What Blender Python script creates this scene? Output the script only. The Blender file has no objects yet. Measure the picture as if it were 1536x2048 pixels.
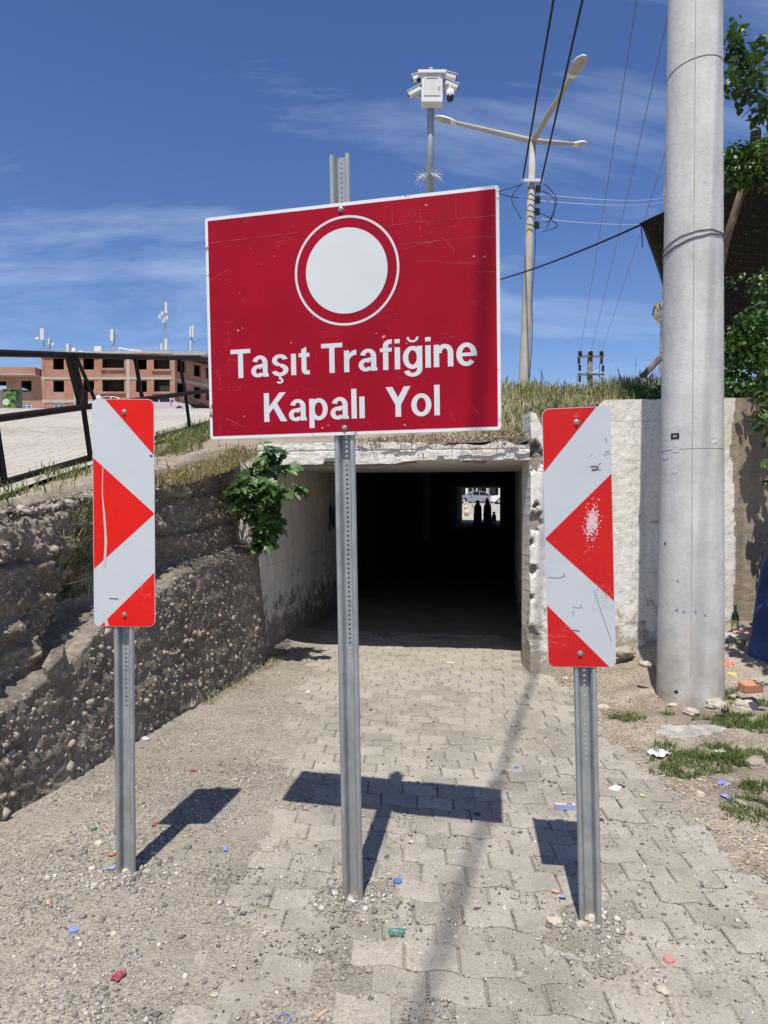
import bpy, bmesh, math, random
import numpy as np
from mathutils import Vector, Matrix, noise as mnoise

S = bpy.context.scene
COL = S.collection
rnd = random.Random(7)
rng = np.random.default_rng(11)
R = math.radians

# ------------------------------------------------------------------ camera
F, CX, CY, EYE = 1420.0, 768.0, 1024.0, 1.6
PITCH = math.atan(24 / F)
cd = bpy.data.cameras.new('camera')
cam = bpy.data.objects.new('camera', cd); COL.objects.link(cam)
cd.sensor_fit = 'VERTICAL'; cd.sensor_height = 36.0; cd.lens = 36.0 * F / 2048.0
cd.clip_start = 0.05; cd.clip_end = 5000
cam.location = (0, 0, EYE); cam.rotation_euler = (R(90) - PITCH, 0, 0)
S.camera = cam

# ------------------------------------------------------------------ sun, sky, exposure
SUN = Vector((-0.085, -0.475, 1.0)).normalized()
sd = bpy.data.lights.new('sun', 'SUN'); sd.energy = 5.0; sd.angle = R(0.5); sd.color = (1.0, 0.955, 0.88)
sun = bpy.data.objects.new('sun', sd); COL.objects.link(sun)
sun.rotation_euler = SUN.to_track_quat('Z', 'Y').to_euler(); sun.location = (-8, -20, 40)
W = bpy.data.worlds.new('World'); S.world = W; W.use_nodes = True
wn, wl = W.node_tree.nodes, W.node_tree.links
wn.clear()
wo = wn.new('ShaderNodeOutputWorld'); wb = wn.new('ShaderNodeBackground')
sky = wn.new('ShaderNodeTexSky'); sky.sky_type = 'NISHITA'; sky.sun_disc = False
sky.sun_elevation = math.asin(SUN.z); sky.sun_rotation = math.atan2(SUN.x, SUN.y) % (2 * math.pi)
sky.altitude = 700; sky.air_density = 1.0; sky.dust_density = 0.5; sky.ozone_density = 2.2
wb.inputs['Strength'].default_value = 0.12
tc = wn.new('ShaderNodeTexCoord'); sp = wn.new('ShaderNodeSeparateXYZ')
wl.new(tc.outputs['Generated'], sp.inputs[0])
mx = wn.new('ShaderNodeMath'); mx.operation = 'MAXIMUM'; mx.inputs[1].default_value = 0.0; wl.new(sp.outputs['Z'], mx.inputs[0])
ad = wn.new('ShaderNodeMath'); ad.inputs[1].default_value = 0.16; wl.new(mx.outputs[0], ad.inputs[0])
dx = wn.new('ShaderNodeMath'); dx.operation = 'DIVIDE'; wl.new(sp.outputs['X'], dx.inputs[0]); wl.new(ad.outputs[0], dx.inputs[1])
dy = wn.new('ShaderNodeMath'); dy.operation = 'DIVIDE'; wl.new(sp.outputs['Y'], dy.inputs[0]); wl.new(ad.outputs[0], dy.inputs[1])
cb = wn.new('ShaderNodeCombineXYZ'); wl.new(dx.outputs[0], cb.inputs[0]); wl.new(dy.outputs[0], cb.inputs[1])
mp = wn.new('ShaderNodeMapping'); mp.inputs['Rotation'].default_value = (0, 0, R(-12)); mp.inputs['Scale'].default_value = (0.55, 1.5, 1); mp.inputs['Location'].default_value = (-5.446, 4.754, 0.694)
wl.new(cb.outputs[0], mp.inputs[0])
n1 = wn.new('ShaderNodeTexNoise'); n1.inputs['Scale'].default_value = 1.0; n1.inputs['Detail'].default_value = 8; n1.inputs['Roughness'].default_value = 0.62; n1.inputs['Distortion'].default_value = 0.5
wl.new(mp.outputs[0], n1.inputs['Vector'])
cr = wn.new('ShaderNodeValToRGB'); cr.color_ramp.elements[0].position = 0.51; cr.color_ramp.elements[1].position = 0.85
cr.color_ramp.elements[0].color = (0, 0, 0, 1); cr.color_ramp.elements[1].color = (0.8, 0.8, 0.8, 1)
wl.new(n1.outputs['Fac'], cr.inputs[0])
cm = wn.new('ShaderNodeMix'); cm.data_type = 'RGBA'
hs = wn.new('ShaderNodeHueSaturation'); hs.inputs['Saturation'].default_value = 1.20; hs.inputs['Hue'].default_value = 0.513; wl.new(sky.outputs[0], hs.inputs['Color'])
wl.new(cr.outputs[0], cm.inputs['Factor']); wl.new(hs.outputs[0], cm.inputs['A'])
cm.inputs['B'].default_value = (5.2, 6.3, 7.8, 1)
wl.new(cm.outputs['Result'], wb.inputs['Color']); wl.new(wb.outputs[0], wo.inputs[0])
S.view_settings.view_transform = 'Standard'; S.view_settings.look = 'None'
S.view_settings.exposure = 0.12; S.view_settings.gamma = 1.0; S.view_settings.use_curve_mapping = False
S.render.engine = 'CYCLES'
S.cycles.max_bounces = 6; S.cycles.diffuse_bounces = 3; S.cycles.use_denoising = True

# ------------------------------------------------------------------ small maths
def at(px, py, D):
    """a point of the place: sight line through the lens, D metres ahead"""
    X, Y = (px - CX) / F, -(py - CY) / F
    d = Vector((X, math.cos(PITCH) + Y * math.sin(PITCH), -math.sin(PITCH) + Y * math.cos(PITCH)))
    d *= D / d.y
    return Vector((d.x, d.y, EYE + d.z))
def on_ground(px, py, z=0.0):
    X, Y = (px - CX) / F, -(py - CY) / F
    d = Vector((X, math.cos(PITCH) + Y * math.sin(PITCH), -math.sin(PITCH) + Y * math.cos(PITCH)))
    d *= (z - EYE) / d.z
    return Vector((d.x, d.y, z))
def nz(x, y, z=0.0): return mnoise.noise(Vector((x, y, z)))
def fr(x, y, z=0.0, o=4): return mnoise.fractal(Vector((x, y, z)), 1.0, 2.0, o)
def ss(a, b, x):
    t = min(1, max(0, (x - a) / (b - a))); return t * t * (3 - 2 * t)
def pw(x, pts):
    if x <= pts[0][0]: return pts[0][1]
    for (a, b), (c, d) in zip(pts, pts[1:]):
        if x <= c: return b + (d - b) * (x - a) / (c - a)
    return pts[-1][1]

# ------------------------------------------------------------------ materials
def newmat(name):
    m = bpy.data.materials.new(name); m.use_nodes = True
    nt = m.node_tree; b = nt.nodes['Principled BSDF']
    return m, nt.nodes, nt.links, b
def posn(n, l, scale=(1, 1, 1), obj=False):
    mp = n.new('ShaderNodeMapping'); mp.inputs['Scale'].default_value = scale
    if obj:
        t = n.new('ShaderNodeTexCoord'); l.new(t.outputs['Object'], mp.inputs[0])
    else:
        g = n.new('ShaderNodeNewGeometry'); l.new(g.outputs['Position'], mp.inputs[0])
    return mp.outputs[0]
def noi(n, l, v, scale, detail=6, rough=0.6, dist=0.0):
    t = n.new('ShaderNodeTexNoise'); t.inputs['Scale'].default_value = scale; t.inputs['Detail'].default_value = detail
    t.inputs['Roughness'].default_value = rough; t.inputs['Distortion'].default_value = dist
    l.new(v, t.inputs['Vector']); return t.outputs['Fac']
def voro(n, l, v, scale, out='Distance', feature='F1', rand=1.0):
    t = n.new('ShaderNodeTexVoronoi'); t.inputs['Scale'].default_value = scale; t.feature = feature
    t.inputs['Randomness'].default_value = rand
    l.new(v, t.inputs['Vector']); return t.outputs[out]
def ramp(n, l, f, stops):
    r = n.new('ShaderNodeValToRGB'); e = r.color_ramp.elements
    while len(e) < len(stops): e.new(0.5)
    for el, (p, c) in zip(e, stops):
        el.position = p; el.color = (c, c, c, 1) if not isinstance(c, tuple) else (*c, 1)
    l.new(f, r.inputs[0]); return r.outputs[0]
def mixc(n, l, f, a, b, mode='MIX'):
    m = n.new('ShaderNodeMix'); m.data_type = 'RGBA'; m.blend_type = mode
    for s, v in (('Factor', f), ('A', a), ('B', b)):
        if hasattr(v, 'is_linked') or hasattr(v, 'links'): l.new(v, m.inputs[s])
        elif s == 'Factor': m.inputs[s].default_value = v
        else: m.inputs[s].default_value = (*v, 1)
    return m.outputs['Result']
def bump(n, l, b, hs):
    prev = None
    for h, st, di in hs:
        bp = n.new('ShaderNodeBump'); bp.inputs['Strength'].default_value = st; bp.inputs['Distance'].default_value = di
        l.new(h, bp.inputs['Height'])
        if prev: l.new(prev, bp.inputs['Normal'])
        prev = bp.outputs[0]
    l.new(prev, b.inputs['Normal'])
def island(n):
    return n.new('ShaderNodeNewGeometry').outputs['Random Per Island']
def M(name, c1, c2=None, scale=6, rough=0.85, spec=0.25, metal=0.0, bs=0, bd=0.004, bst=0.5, isl=0.0, lo=0.35, hi=0.65, obj=False, objrand=0.0, trans=0.0):
    m, n, l, b = newmat(name)
    b.inputs['Roughness'].default_value = rough; b.inputs['Specular IOR Level'].default_value = spec; b.inputs['Metallic'].default_value = metal
    c2 = c2 or c1
    v = posn(n, l, obj=obj)
    f = ramp(n, l, noi(n, l, v, scale), [(lo, 0.0), (hi, 1.0)])
    c = mixc(n, l, f, c1, c2)
    if isl:
        r = ramp(n, l, island(n), [(0, 1 - isl), (1, 1 + isl)])
        c = mixc(n, l, 1.0, c, r, 'MULTIPLY')
    if objrand:
        oi = n.new('ShaderNodeObjectInfo')
        r = ramp(n, l, oi.outputs['Random'], [(0, 1 - objrand), (1, 1 + objrand * 0.6)])
        c = mixc(n, l, 1.0, c, r, 'MULTIPLY')
    l.new(c, b.inputs['Base Color'])
    if bs: bump(n, l, b, [(noi(n, l, v, bs, 5), bst, bd)])
    if trans:
        tr = n.new('ShaderNodeBsdfTranslucent'); l.new(c, tr.inputs['Color'])
        ms = n.new('ShaderNodeMixShader'); ms.inputs[0].default_value = trans
        o = n['Material Output'] if 'Material Output' in n else None
        l.new(b.outputs[0], ms.inputs[1]); l.new(tr.outputs[0], ms.inputs[2]); l.new(ms.outputs[0], o.inputs['Surface'])
    return m

MT = {}
# dust and gravel on the ground
m, n, l, b = newmat('dusty_ground'); v = posn(n, l)
big = ramp(n, l, noi(n, l, v, 1.1, 5), [(0.35, 0), (0.65, 1)])
stn = ramp(n, l, noi(n, l, v, 2.4, 6, 0.7), [(0.30, 0.72), (0.5, 1.0)])
c = mixc(n, l, big, (0.285, 0.25, 0.202), (0.375, 0.332, 0.272)); c = mixc(n, l, 0.8, c, stn, 'MULTIPLY')
sp1 = ramp(n, l, voro(n, l, v, 105, 'Color'), [(0.15, 0.5), (0.5, 1.0), (0.85, 1.35)])
grv = ramp(n, l, noi(n, l, v, 1.9, 6, 0.65), [(0.40, 0.12), (0.58, 1.0)])
c = mixc(n, l, grv, c, mixc(n, l, 1.0, c, sp1, 'MULTIPLY'))
sp2 = ramp(n, l, noi(n, l, v, 60, 4, 0.7), [(0.3, 0.72), (0.62, 1.12)])
c = mixc(n, l, 0.8, c, sp2, 'MULTIPLY')
l.new(c, b.inputs['Base Color']); b.inputs['Roughness'].default_value = 0.95; b.inputs['Specular IOR Level'].default_value = 0.1
bump(n, l, b, [(noi(n, l, v, 14, 6), 0.6, 0.014), (voro(n, l, v, 105), 0.75, 0.008), (noi(n, l, v, 260, 3), 0.5, 0.003)])
MT['dust'] = m
# bare soil right of the road, with pale ash patches (their own colour)
m, n, l, b = newmat('bare_soil'); v = posn(n, l)
big = ramp(n, l, noi(n, l, v, 2.2, 6), [(0.38, 0), (0.62, 1)])
c = mixc(n, l, big, (0.235, 0.19, 0.145), (0.36, 0.31, 0.245))
sp1 = ramp(n, l, voro(n, l, v, 90, 'Color'), [(0.15, 0.6), (0.55, 1.0), (0.9, 1.25)])
c = mixc(n, l, 0.8, c, sp1, 'MULTIPLY')
l.new(c, b.inputs['Base Color']); b.inputs['Roughness'].default_value = 0.95; b.inputs['Specular IOR Level'].default_value = 0.1
bump(n, l, b, [(noi(n, l, v, 9, 6), 0.6, 0.03), (noi(n, l, v, 90, 4), 0.6, 0.008)])
MT['soil'] = m
MT['ash'] = M('pale_ash', (0.43, 0.405, 0.37), (0.27, 0.245, 0.215), 9, 0.95, 0.05, bs=90, bd=0.006, lo=0.42, hi=0.66)
# interlocking pavers
m, n, l, b = newmat('concrete_paver'); v = posn(n, l)
oi = n.new('ShaderNodeObjectInfo')
f = ramp(n, l, noi(n, l, v, 5, 6), [(0.35, 0), (0.65, 1)])
c = mixc(n, l, f, (0.315, 0.282, 0.232), (0.40, 0.362, 0.302))
c = mixc(n, l, 1.0, c, ramp(n, l, oi.outputs['Random'], [(0, 0.80), (1, 1.10)]), 'MULTIPLY')
c = mixc(n, l, 0.9, c, ramp(n, l, noi(n, l, v, 120, 4, 0.75), [(0.3, 0.68), (0.6, 1.1)]), 'MULTIPLY')
df = ramp(n, l, noi(n, l, v, 3.1, 7, 0.7), [(0.42, 0.0), (0.66, 0.65)])
dc = mixc(n, l, 1.0, (0.40, 0.355, 0.29), ramp(n, l, voro(n, l, v, 120, 'Color'), [(0.15, 0.55), (0.5, 1.0), (0.85, 1.25)]), 'MULTIPLY')
c = mixc(n, l, df, c, dc)
c = mixc(n, l, 0.7, c, ramp(n, l, noi(n, l, v, 1.6, 6, 0.7), [(0.34, 0.68), (0.52, 1.0)]), 'MULTIPLY')
l.new(c, b.inputs['Base Color']); b.inputs['Roughness'].default_value = 0.92; b.inputs['Specular IOR Level'].default_value = 0.15
bump(n, l, b, [(noi(n, l, v, 40, 5), 0.4, 0.004), (noi(n, l, v, 220, 3), 0.5, 0.002)])
MT['paver'] = m
MT['gravel'] = M('gravel_stone', (0.27, 0.248, 0.215), (0.39, 0.36, 0.315), 40, 0.9, 0.2, isl=0.65)
MT['stone'] = M('loose_stone', (0.42, 0.37, 0.29), (0.52, 0.46, 0.37), 14, 0.9, 0.2, bs=60, bd=0.006, objrand=0.35)
# conglomerate of the left retaining wall
m, n, l, b = newmat('pebbly_concrete'); v = posn(n, l)
big = ramp(n, l, noi(n, l, v, 1.6, 7, 0.65), [(0.32, 0), (0.68, 1)])
c = mixc(n, l, big, (0.195, 0.162, 0.126), (0.37, 0.315, 0.255))
vs = posn(n, l, (0.6, 0.6, 2.4))
c = mixc(n, l, 0.7, c, ramp(n, l, noi(n, l, vs, 2.6, 5), [(0.35, 0.62), (0.6, 1.12)]), 'MULTIPLY')
peb = voro(n, l, v, 38, 'Color')
c = mixc(n, l, 0.75, c, ramp(n, l, peb, [(0.1, 0.62), (0.6, 1.0), (0.95, 1.35)]), 'MULTIPLY')
l.new(c, b.inputs['Base Color']); b.inputs['Roughness'].default_value = 0.95; b.inputs['Specular IOR Level'].default_value = 0.1
bump(n, l, b, [(noi(n, l, v, 22, 7, 0.72), 0.85, 0.032), (voro(n, l, v, 38), 0.6, 0.013), (noi(n, l, v, 140, 4), 0.6, 0.006)])
MT['rubble'] = m
MT['pebble'] = M('embedded_pebble', (0.25, 0.215, 0.175), (0.36, 0.315, 0.26), 25, 0.95, 0.1, isl=0.3)
# limewashed board-marked concrete
def painted(name, white, stain, base, low=0.55, wear=0.5):
    m, n, l, b = newmat(name); v = posn(n, l)
    g = n.new('ShaderNodeNewGeometry'); s = n.new('ShaderNodeSeparateXYZ'); l.new(g.outputs['Position'], s.inputs[0])
    f = ramp(n, l, noi(n, l, v, 1.7, 7, 0.65), [(0.36, 0), (0.66, 1)])
    c = mixc(n, l, f, white, stain)
    # bare concrete where the paint has gone, mostly near the ground
    hgt = n.new('ShaderNodeMapRange'); hgt.inputs['From Min'].default_value = 0.0; hgt.inputs['From Max'].default_value = low
    hgt.inputs['To Min'].default_value = 0.30; hgt.inputs['To Max'].default_value = 0.0; l.new(s.outputs['Z'], hgt.inputs['Value'])
    a = n.new('ShaderNodeMath'); l.new(noi(n, l, v, 7, 8, 0.72), a.inputs[0]); l.new(hgt.outputs[0], a.inputs[1])
    w = ramp(n, l, a.outputs[0], [(0.58 + 0.1 * (1 - wear), 0), (0.66 + 0.1 * (1 - wear), 1)])
    c = mixc(n, l, w, c, base)
    sx = n.new('ShaderNodeMapping'); sx.inputs['Scale'].default_value = (1, 1, 1)
    spk = ramp(n, l, noi(n, l, v, 44, 5, 0.78), [(0.33, 0.22), (0.43, 1.0)])
    c = mixc(n, l, 0.8, c, spk, 'MULTIPLY')
    jl = n.new('ShaderNodeMath'); jl.operation = 'ADD'; l.new(s.outputs['Z'], jl.inputs[0]); jn = n.new('ShaderNodeMath'); jn.operation = 'MULTIPLY'; jn.inputs[1].default_value = 0.03; l.new(noi(n, l, v, 6, 4), jn.inputs[0]); l.new(jn.outputs[0], jl.inputs[1])
    jm = n.new('ShaderNodeMath'); jm.operation = 'PINGPONG'; jm.inputs[1].default_value = 0.235; l.new(jl.outputs[0], jm.inputs[0])
    jr = ramp(n, l, jm.outputs[0], [(0.0, 0.45), (0.010, 1.0)]); c = mixc(n, l, ramp(n, l, noi(n, l, v, 3.5, 4), [(0.42, 0.0), (0.6, 0.75)]), c, mixc(n, l, 1.0, c, jr, 'MULTIPLY'))
    vv = posn(n, l, (3.0, 3.0, 0.35))
    c = mixc(n, l, 0.5, c, ramp(n, l, noi(n, l, vv, 3.2, 6), [(0.33, 0.66), (0.55, 1.0)]), 'MULTIPLY')
    l.new(c, b.inputs['Base Color']); b.inputs['Roughness'].default_value = 0.9; b.inputs['Specular IOR Level'].default_value = 0.15
    bump(n, l, b, [(noi(n, l, v, 9, 6), 0.3, 0.008), (noi(n, l, v, 70, 5, 0.7), 0.7, 0.006)])
    return m
MT['limewash'] = painted('limewashed_concrete', (0.78, 0.755, 0.69), (0.68, 0.63, 0.53), (0.42, 0.36, 0.29), 0.75, 0.75)
MT['limewash_lintel'] = painted('limewashed_lintel', (0.76, 0.73, 0.66), (0.64, 0.58, 0.48), (0.42, 0.36, 0.28), 0.1, 0.9)
MT['tunnel'] = painted('underpass_limewash', (0.74, 0.71, 0.65), (0.64, 0.60, 0.53), (0.27, 0.24, 0.20), 0.8, 0.65)  # limewash slightly darker than on the wing wall
MT['shade_dark'] = M('shade_dark_concrete', (0.09, 0.083, 0.077), (0.14, 0.13, 0.12), 2, 0.95, 0.05)  # near-black tone paints the deep shade of the underpass into the concrete
MT['tunnel_floor'] = M('tunnel_floor_dirt', (0.22, 0.20, 0.175), (0.29, 0.265, 0.23), 2, 0.95, 0.05, bs=20, bd=0.01)
MT['beige'] = painted('raw_beige_plaster', (0.36, 0.295, 0.22), (0.31, 0.25, 0.185), (0.24, 0.195, 0.15), 0.5, 0.4)
MT['broken'] = M('broken_concrete', (0.20, 0.175, 0.15), (0.33, 0.29, 0.25), 18, 0.95, 0.1, bs=50, bd=0.012)
# grey spun-concrete pole
m, n, l, b = newmat('spun_concrete'); v = posn(n, l)
f = ramp(n, l, noi(n, l, v, 3.2, 7, 0.62), [(0.3, 0), (0.7, 1)])
c = mixc(n, l, f, (0.54, 0.535, 0.505), (0.63, 0.625, 0.595))
vv = posn(n, l, (1, 1, 3))
c = mixc(n, l, 0.3, c, ramp(n, l, noi(n, l, vv, 2.5, 6, 0.7), [(0.3, 0.72), (0.62, 1.06)]), 'MULTIPLY')
c = mixc(n, l, 0.6, c, ramp(n, l, noi(n, l, v, 38, 4, 0.7), [(0.26, 0.55), (0.38, 1.0)]), 'MULTIPLY')
c = mixc(n, l, 0.75, c, ramp(n, l, noi(n, l, posn(n, l, (1.6, 1.6, 0.45)), 2.2, 7, 0.68), [(0.34, 0.72), (0.56, 1.0)]), 'MULTIPLY')
g = n.new('ShaderNodeNewGeometry'); s = n.new('ShaderNodeSeparateXYZ'); l.new(g.outputs['Position'], s.inputs[0]); dm = n.new('ShaderNodeMapRange'); dm.inputs['From Min'].default_value = 0.75; dm.inputs['From Max'].default_value = 0.1; l.new(s.outputs['Z'], dm.inputs['Value'])
dd = n.new('ShaderNodeMath'); dd.operation = 'MULTIPLY'; l.new(dm.outputs[0], dd.inputs[0]); l.new(ramp(n, l, noi(n, l, v, 6, 6), [(0.34, 0.15), (0.62, 0.85)]), dd.inputs[1]); c = mixc(n, l, dd.outputs[0], c, (0.36, 0.31, 0.24))
l.new(c, b.inputs['Base Color']); b.inputs['Roughness'].default_value = 0.8; b.inputs['Specular IOR Level'].default_value = 0.3
bump(n, l, b, [(noi(n, l, v, 30, 5), 0.4, 0.008), (noi(n, l, v, 160, 3, 0.8), 0.35, 0.002)])
MT['pole'] = m
MT['pole_old'] = M('weathered_pole_concrete', (0.36, 0.335, 0.28), (0.43, 0.40, 0.34), 3, 0.85, 0.2, bs=30, bd=0.005)
# galvanised steel
m, n, l, b = newmat('galvanised_steel'); v = posn(n, l)
f = ramp(n, l, noi(n, l, v, 9, 6, 0.65), [(0.32, 0), (0.68, 1)])
c = mixc(n, l, f, (0.29, 0.315, 0.33), (0.41, 0.435, 0.445))
vv = posn(n, l, (6, 6, 0.7))
c = mixc(n, l, 0.5, c, ramp(n, l, noi(n, l, vv, 14, 5, 0.7), [(0.3, 0.68), (0.6, 1.08)]), 'MULTIPLY')
g = n.new('ShaderNodeNewGeometry'); s = n.new('ShaderNodeSeparateXYZ'); l.new(g.outputs['Position'], s.inputs[0])
dm = n.new('ShaderNodeMapRange'); dm.inputs['From Min'].default_value = 0.75; dm.inputs['From Max'].default_value = 0.05; l.new(s.outputs['Z'], dm.inputs['Value'])
dd = n.new('ShaderNodeMath'); dd.operation = 'MULTIPLY'; l.new(dm.outputs[0], dd.inputs[0]); l.new(ramp(n, l, noi(n, l, v, 16, 6), [(0.42, 0), (0.6, 0.8)]), dd.inputs[1])
c = mixc(n, l, dd.outputs[0], c, (0.33, 0.29, 0.23))
l.new(c, b.inputs['Base Color']); b.inputs['Roughness'].default_value = 0.48; b.inputs['Metallic'].default_value = 0.35; b.inputs['Specular IOR Level'].default_value = 0.4
bump(n, l, b, [(noi(n, l, v, 60, 4), 0.12, 0.002)])
MT['galv'] = m
# retroreflective sheeting
def sheeting(name, c1, c2, scr, ribs=True, rust=False, scr_amt=0.6, dirt=(0.30, 0.27, 0.24)):
    m, n, l, b = newmat(name); v = posn(n, l, obj=True)
    f = ramp(n, l, noi(n, l, v, 3.0, 5), [(0.3, 0), (0.7, 1)])
    c = mixc(n, l, f, c1, c2)
    if ribs:
        w = n.new('ShaderNodeTexWave'); w.bands_direction = 'Z'; w.inputs['Scale'].default_value = 26; w.inputs['Distortion'].default_value = 0.6; l.new(v, w.inputs['Vector'])
        c = mixc(n, l, 0.22, c, ramp(n, l, w.outputs['Fac'], [(0, 0.72), (1, 1.1)]), 'MULTIPLY')
    # thin scratches: level lines of stretched noise
    tot = None
    for sc_, rz, wd in (((1.6, 1, 9), 0.25, 0.0016), ((7, 1, 1.6), -0.6, 0.0013), ((2.2, 1, 14), -0.12, 0.0010)):
        mp_ = n.new('ShaderNodeMapping'); mp_.inputs['Scale'].default_value = sc_; mp_.inputs['Rotation'].default_value = (0, rz, 0)
        l.new(v, mp_.inputs[0])
        nn = noi(n, l, mp_.outputs[0], 2.4, 3, 0.5)
        q = ramp(n, l, nn, [(0.5 - wd * 2, 0), (0.5, 1), (0.5 + wd * 2, 0)])
        brk = ramp(n, l, noi(n, l, v, 7.0, 4, 0.7), [(0.56, 0), (0.66, 1)])
        mm = n.new('ShaderNodeMath'); mm.operation = 'MULTIPLY'; l.new(q, mm.inputs[0]); l.new(brk, mm.inputs[1])
        if tot is None: tot = mm.outputs[0]
        else:
            a = n.new('ShaderNodeMath'); a.operation = 'MAXIMUM'; l.new(tot, a.inputs[0]); l.new(mm.outputs[0], a.inputs[1]); tot = a.outputs[0]
    a = n.new('ShaderNodeMath'); a.operation = 'MULTIPLY'; a.inputs[1].default_value = scr_amt; l.new(tot, a.inputs[0])
    c = mixc(n, l, a.outputs[0], c, scr)
    dt = ramp(n, l, noi(n, l, v, 22, 6, 0.75), [(0.66, 0), (0.76, 0.5)])
    c = mixc(n, l, dt, c, dirt)
    if rust:
        rs = ramp(n, l, noi(n, l, v, 11, 6, 0.7), [(0.60, 0), (0.66, 1)])
        c = mixc(n, l, rs, c, (0.16, 0.085, 0.045))
    l.new(c, b.inputs['Base Color']); b.inputs['Roughness'].default_value = 0.5; b.inputs['Specular IOR Level'].default_value = 0.14
    return m
MT['crimson'] = sheeting('crimson_sheeting', (0.27, 0.0022, 0.014), (0.36, 0.0032, 0.019), (0.50, 0.13, 0.16), scr_amt=0.45)
MT['signwhite'] = sheeting('white_sheeting', (0.58, 0.605, 0.625), (0.64, 0.66, 0.67), (0.45, 0.45, 0.46), False, scr_amt=0.3)
MT['signedge'] = sheeting('worn_white_border', (0.68, 0.69, 0.70), (0.74, 0.74, 0.74), (0.4, 0.35, 0.3), False, True)
MT['red'] = sheeting('red_sheeting', (0.68, 0.013, 0.010), (0.75, 0.018, 0.013), (0.75, 0.36, 0.33), False)
MT['red_dull'] = sheeting('scuffed_red_sheeting', (0.50, 0.014, 0.014), (0.58, 0.02, 0.018), (0.72, 0.34, 0.3), False, scr_amt=1.0)
MT['boardwhite'] = sheeting('pale_board_sheeting', (0.52, 0.55, 0.58), (0.57, 0.595, 0.615), (0.3, 0.3, 0.31), False, scr_amt=0.4)
MT['boardwhite_dull'] = sheeting('scuffed_pale_sheeting', (0.47, 0.50, 0.535), (0.52, 0.545, 0.575), (0.16, 0.16, 0.16), False, scr_amt=0.9)
MT['scuff'] = M('scuffed_away_paint', (0.62, 0.36, 0.38), (0.72, 0.52, 0.53), 90, 0.7, 0.3, obj=True)
MT['tear'] = M('torn_sheeting_backing', (0.62, 0.58, 0.52), (0.52, 0.47, 0.42), 30, 0.8, 0.2)
MT['bolt'] = M('steel_bolt', (0.42, 0.42, 0.42), None, 5, 0.4, 0.5, 0.8)
MT['fence'] = M('dark_brown_paint', (0.012, 0.007, 0.006), (0.026, 0.014, 0.011), 14, 0.6, 0.15)
MT['black'] = M('black_rubber', (0.012, 0.012, 0.013), (0.02, 0.02, 0.02), 6, 0.6, 0.3)
MT['cable'] = M('black_cable', (0.015, 0.015, 0.016), None, 6, 0.6, 0.3)
MT['wire'] = M('bare_grey_wire', (0.12, 0.125, 0.13), None, 6, 0.5, 0.4)
MT['palewire'] = M('pale_aluminium_wire', (0.55, 0.57, 0.60), None, 6, 0.5, 0.4)
MT['white'] = M('white_enamel', (0.72, 0.73, 0.74), (0.64, 0.65, 0.66), 5, 0.4, 0.4)
MT['offwhite'] = M('offwhite_plastic', (0.62, 0.62, 0.58), (0.52, 0.52, 0.48), 5, 0.5, 0.35)
MT['lens'] = M('smoked_lens', (0.012, 0.012, 0.014), None, 5, 0.12, 0.6)
MT['diffuser'] = M('lamp_diffuser', (0.42, 0.40, 0.36), (0.34, 0.32, 0.28), 8, 0.35, 0.5)
MT['porcelain'] = M('brown_porcelain', (0.055, 0.03, 0.028), None, 5, 0.25, 0.5)
MT['grass_green'] = M('green_grass', (0.075, 0.125, 0.03), (0.14, 0.19, 0.05), 3, 0.7, 0.25, isl=0.45, trans=0.25)
MT['grass_dry'] = M('dry_grass', (0.36, 0.29, 0.13), (0.28, 0.25, 0.11), 3, 0.8, 0.2, isl=0.4, trans=0.25)
MT['grass_mix'] = M('wild_barley', (0.16, 0.20, 0.06), (0.40, 0.355, 0.19), 3.0, 0.75, 0.2, isl=0.6, trans=0.25)
MT['straw'] = M('dead_straw', (0.33, 0.265, 0.18), (0.44, 0.37, 0.27), 8, 0.9, 0.1, isl=0.45)
MT['leaf'] = M('fig_leaf', (0.06, 0.135, 0.032), (0.115, 0.215, 0.055), 9, 0.42, 0.45, objrand=0.35, trans=0.2)
MT['leaf_tree'] = M('tree_leaf', (0.045, 0.105, 0.022), (0.09, 0.175, 0.035), 4, 0.42, 0.45, isl=0.45, trans=0.22)
MT['bark'] = M('grey_bark', (0.13, 0.10, 0.075), (0.2, 0.16, 0.12), 12, 0.95, 0.1, bs=30, bd=0.01)

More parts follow.
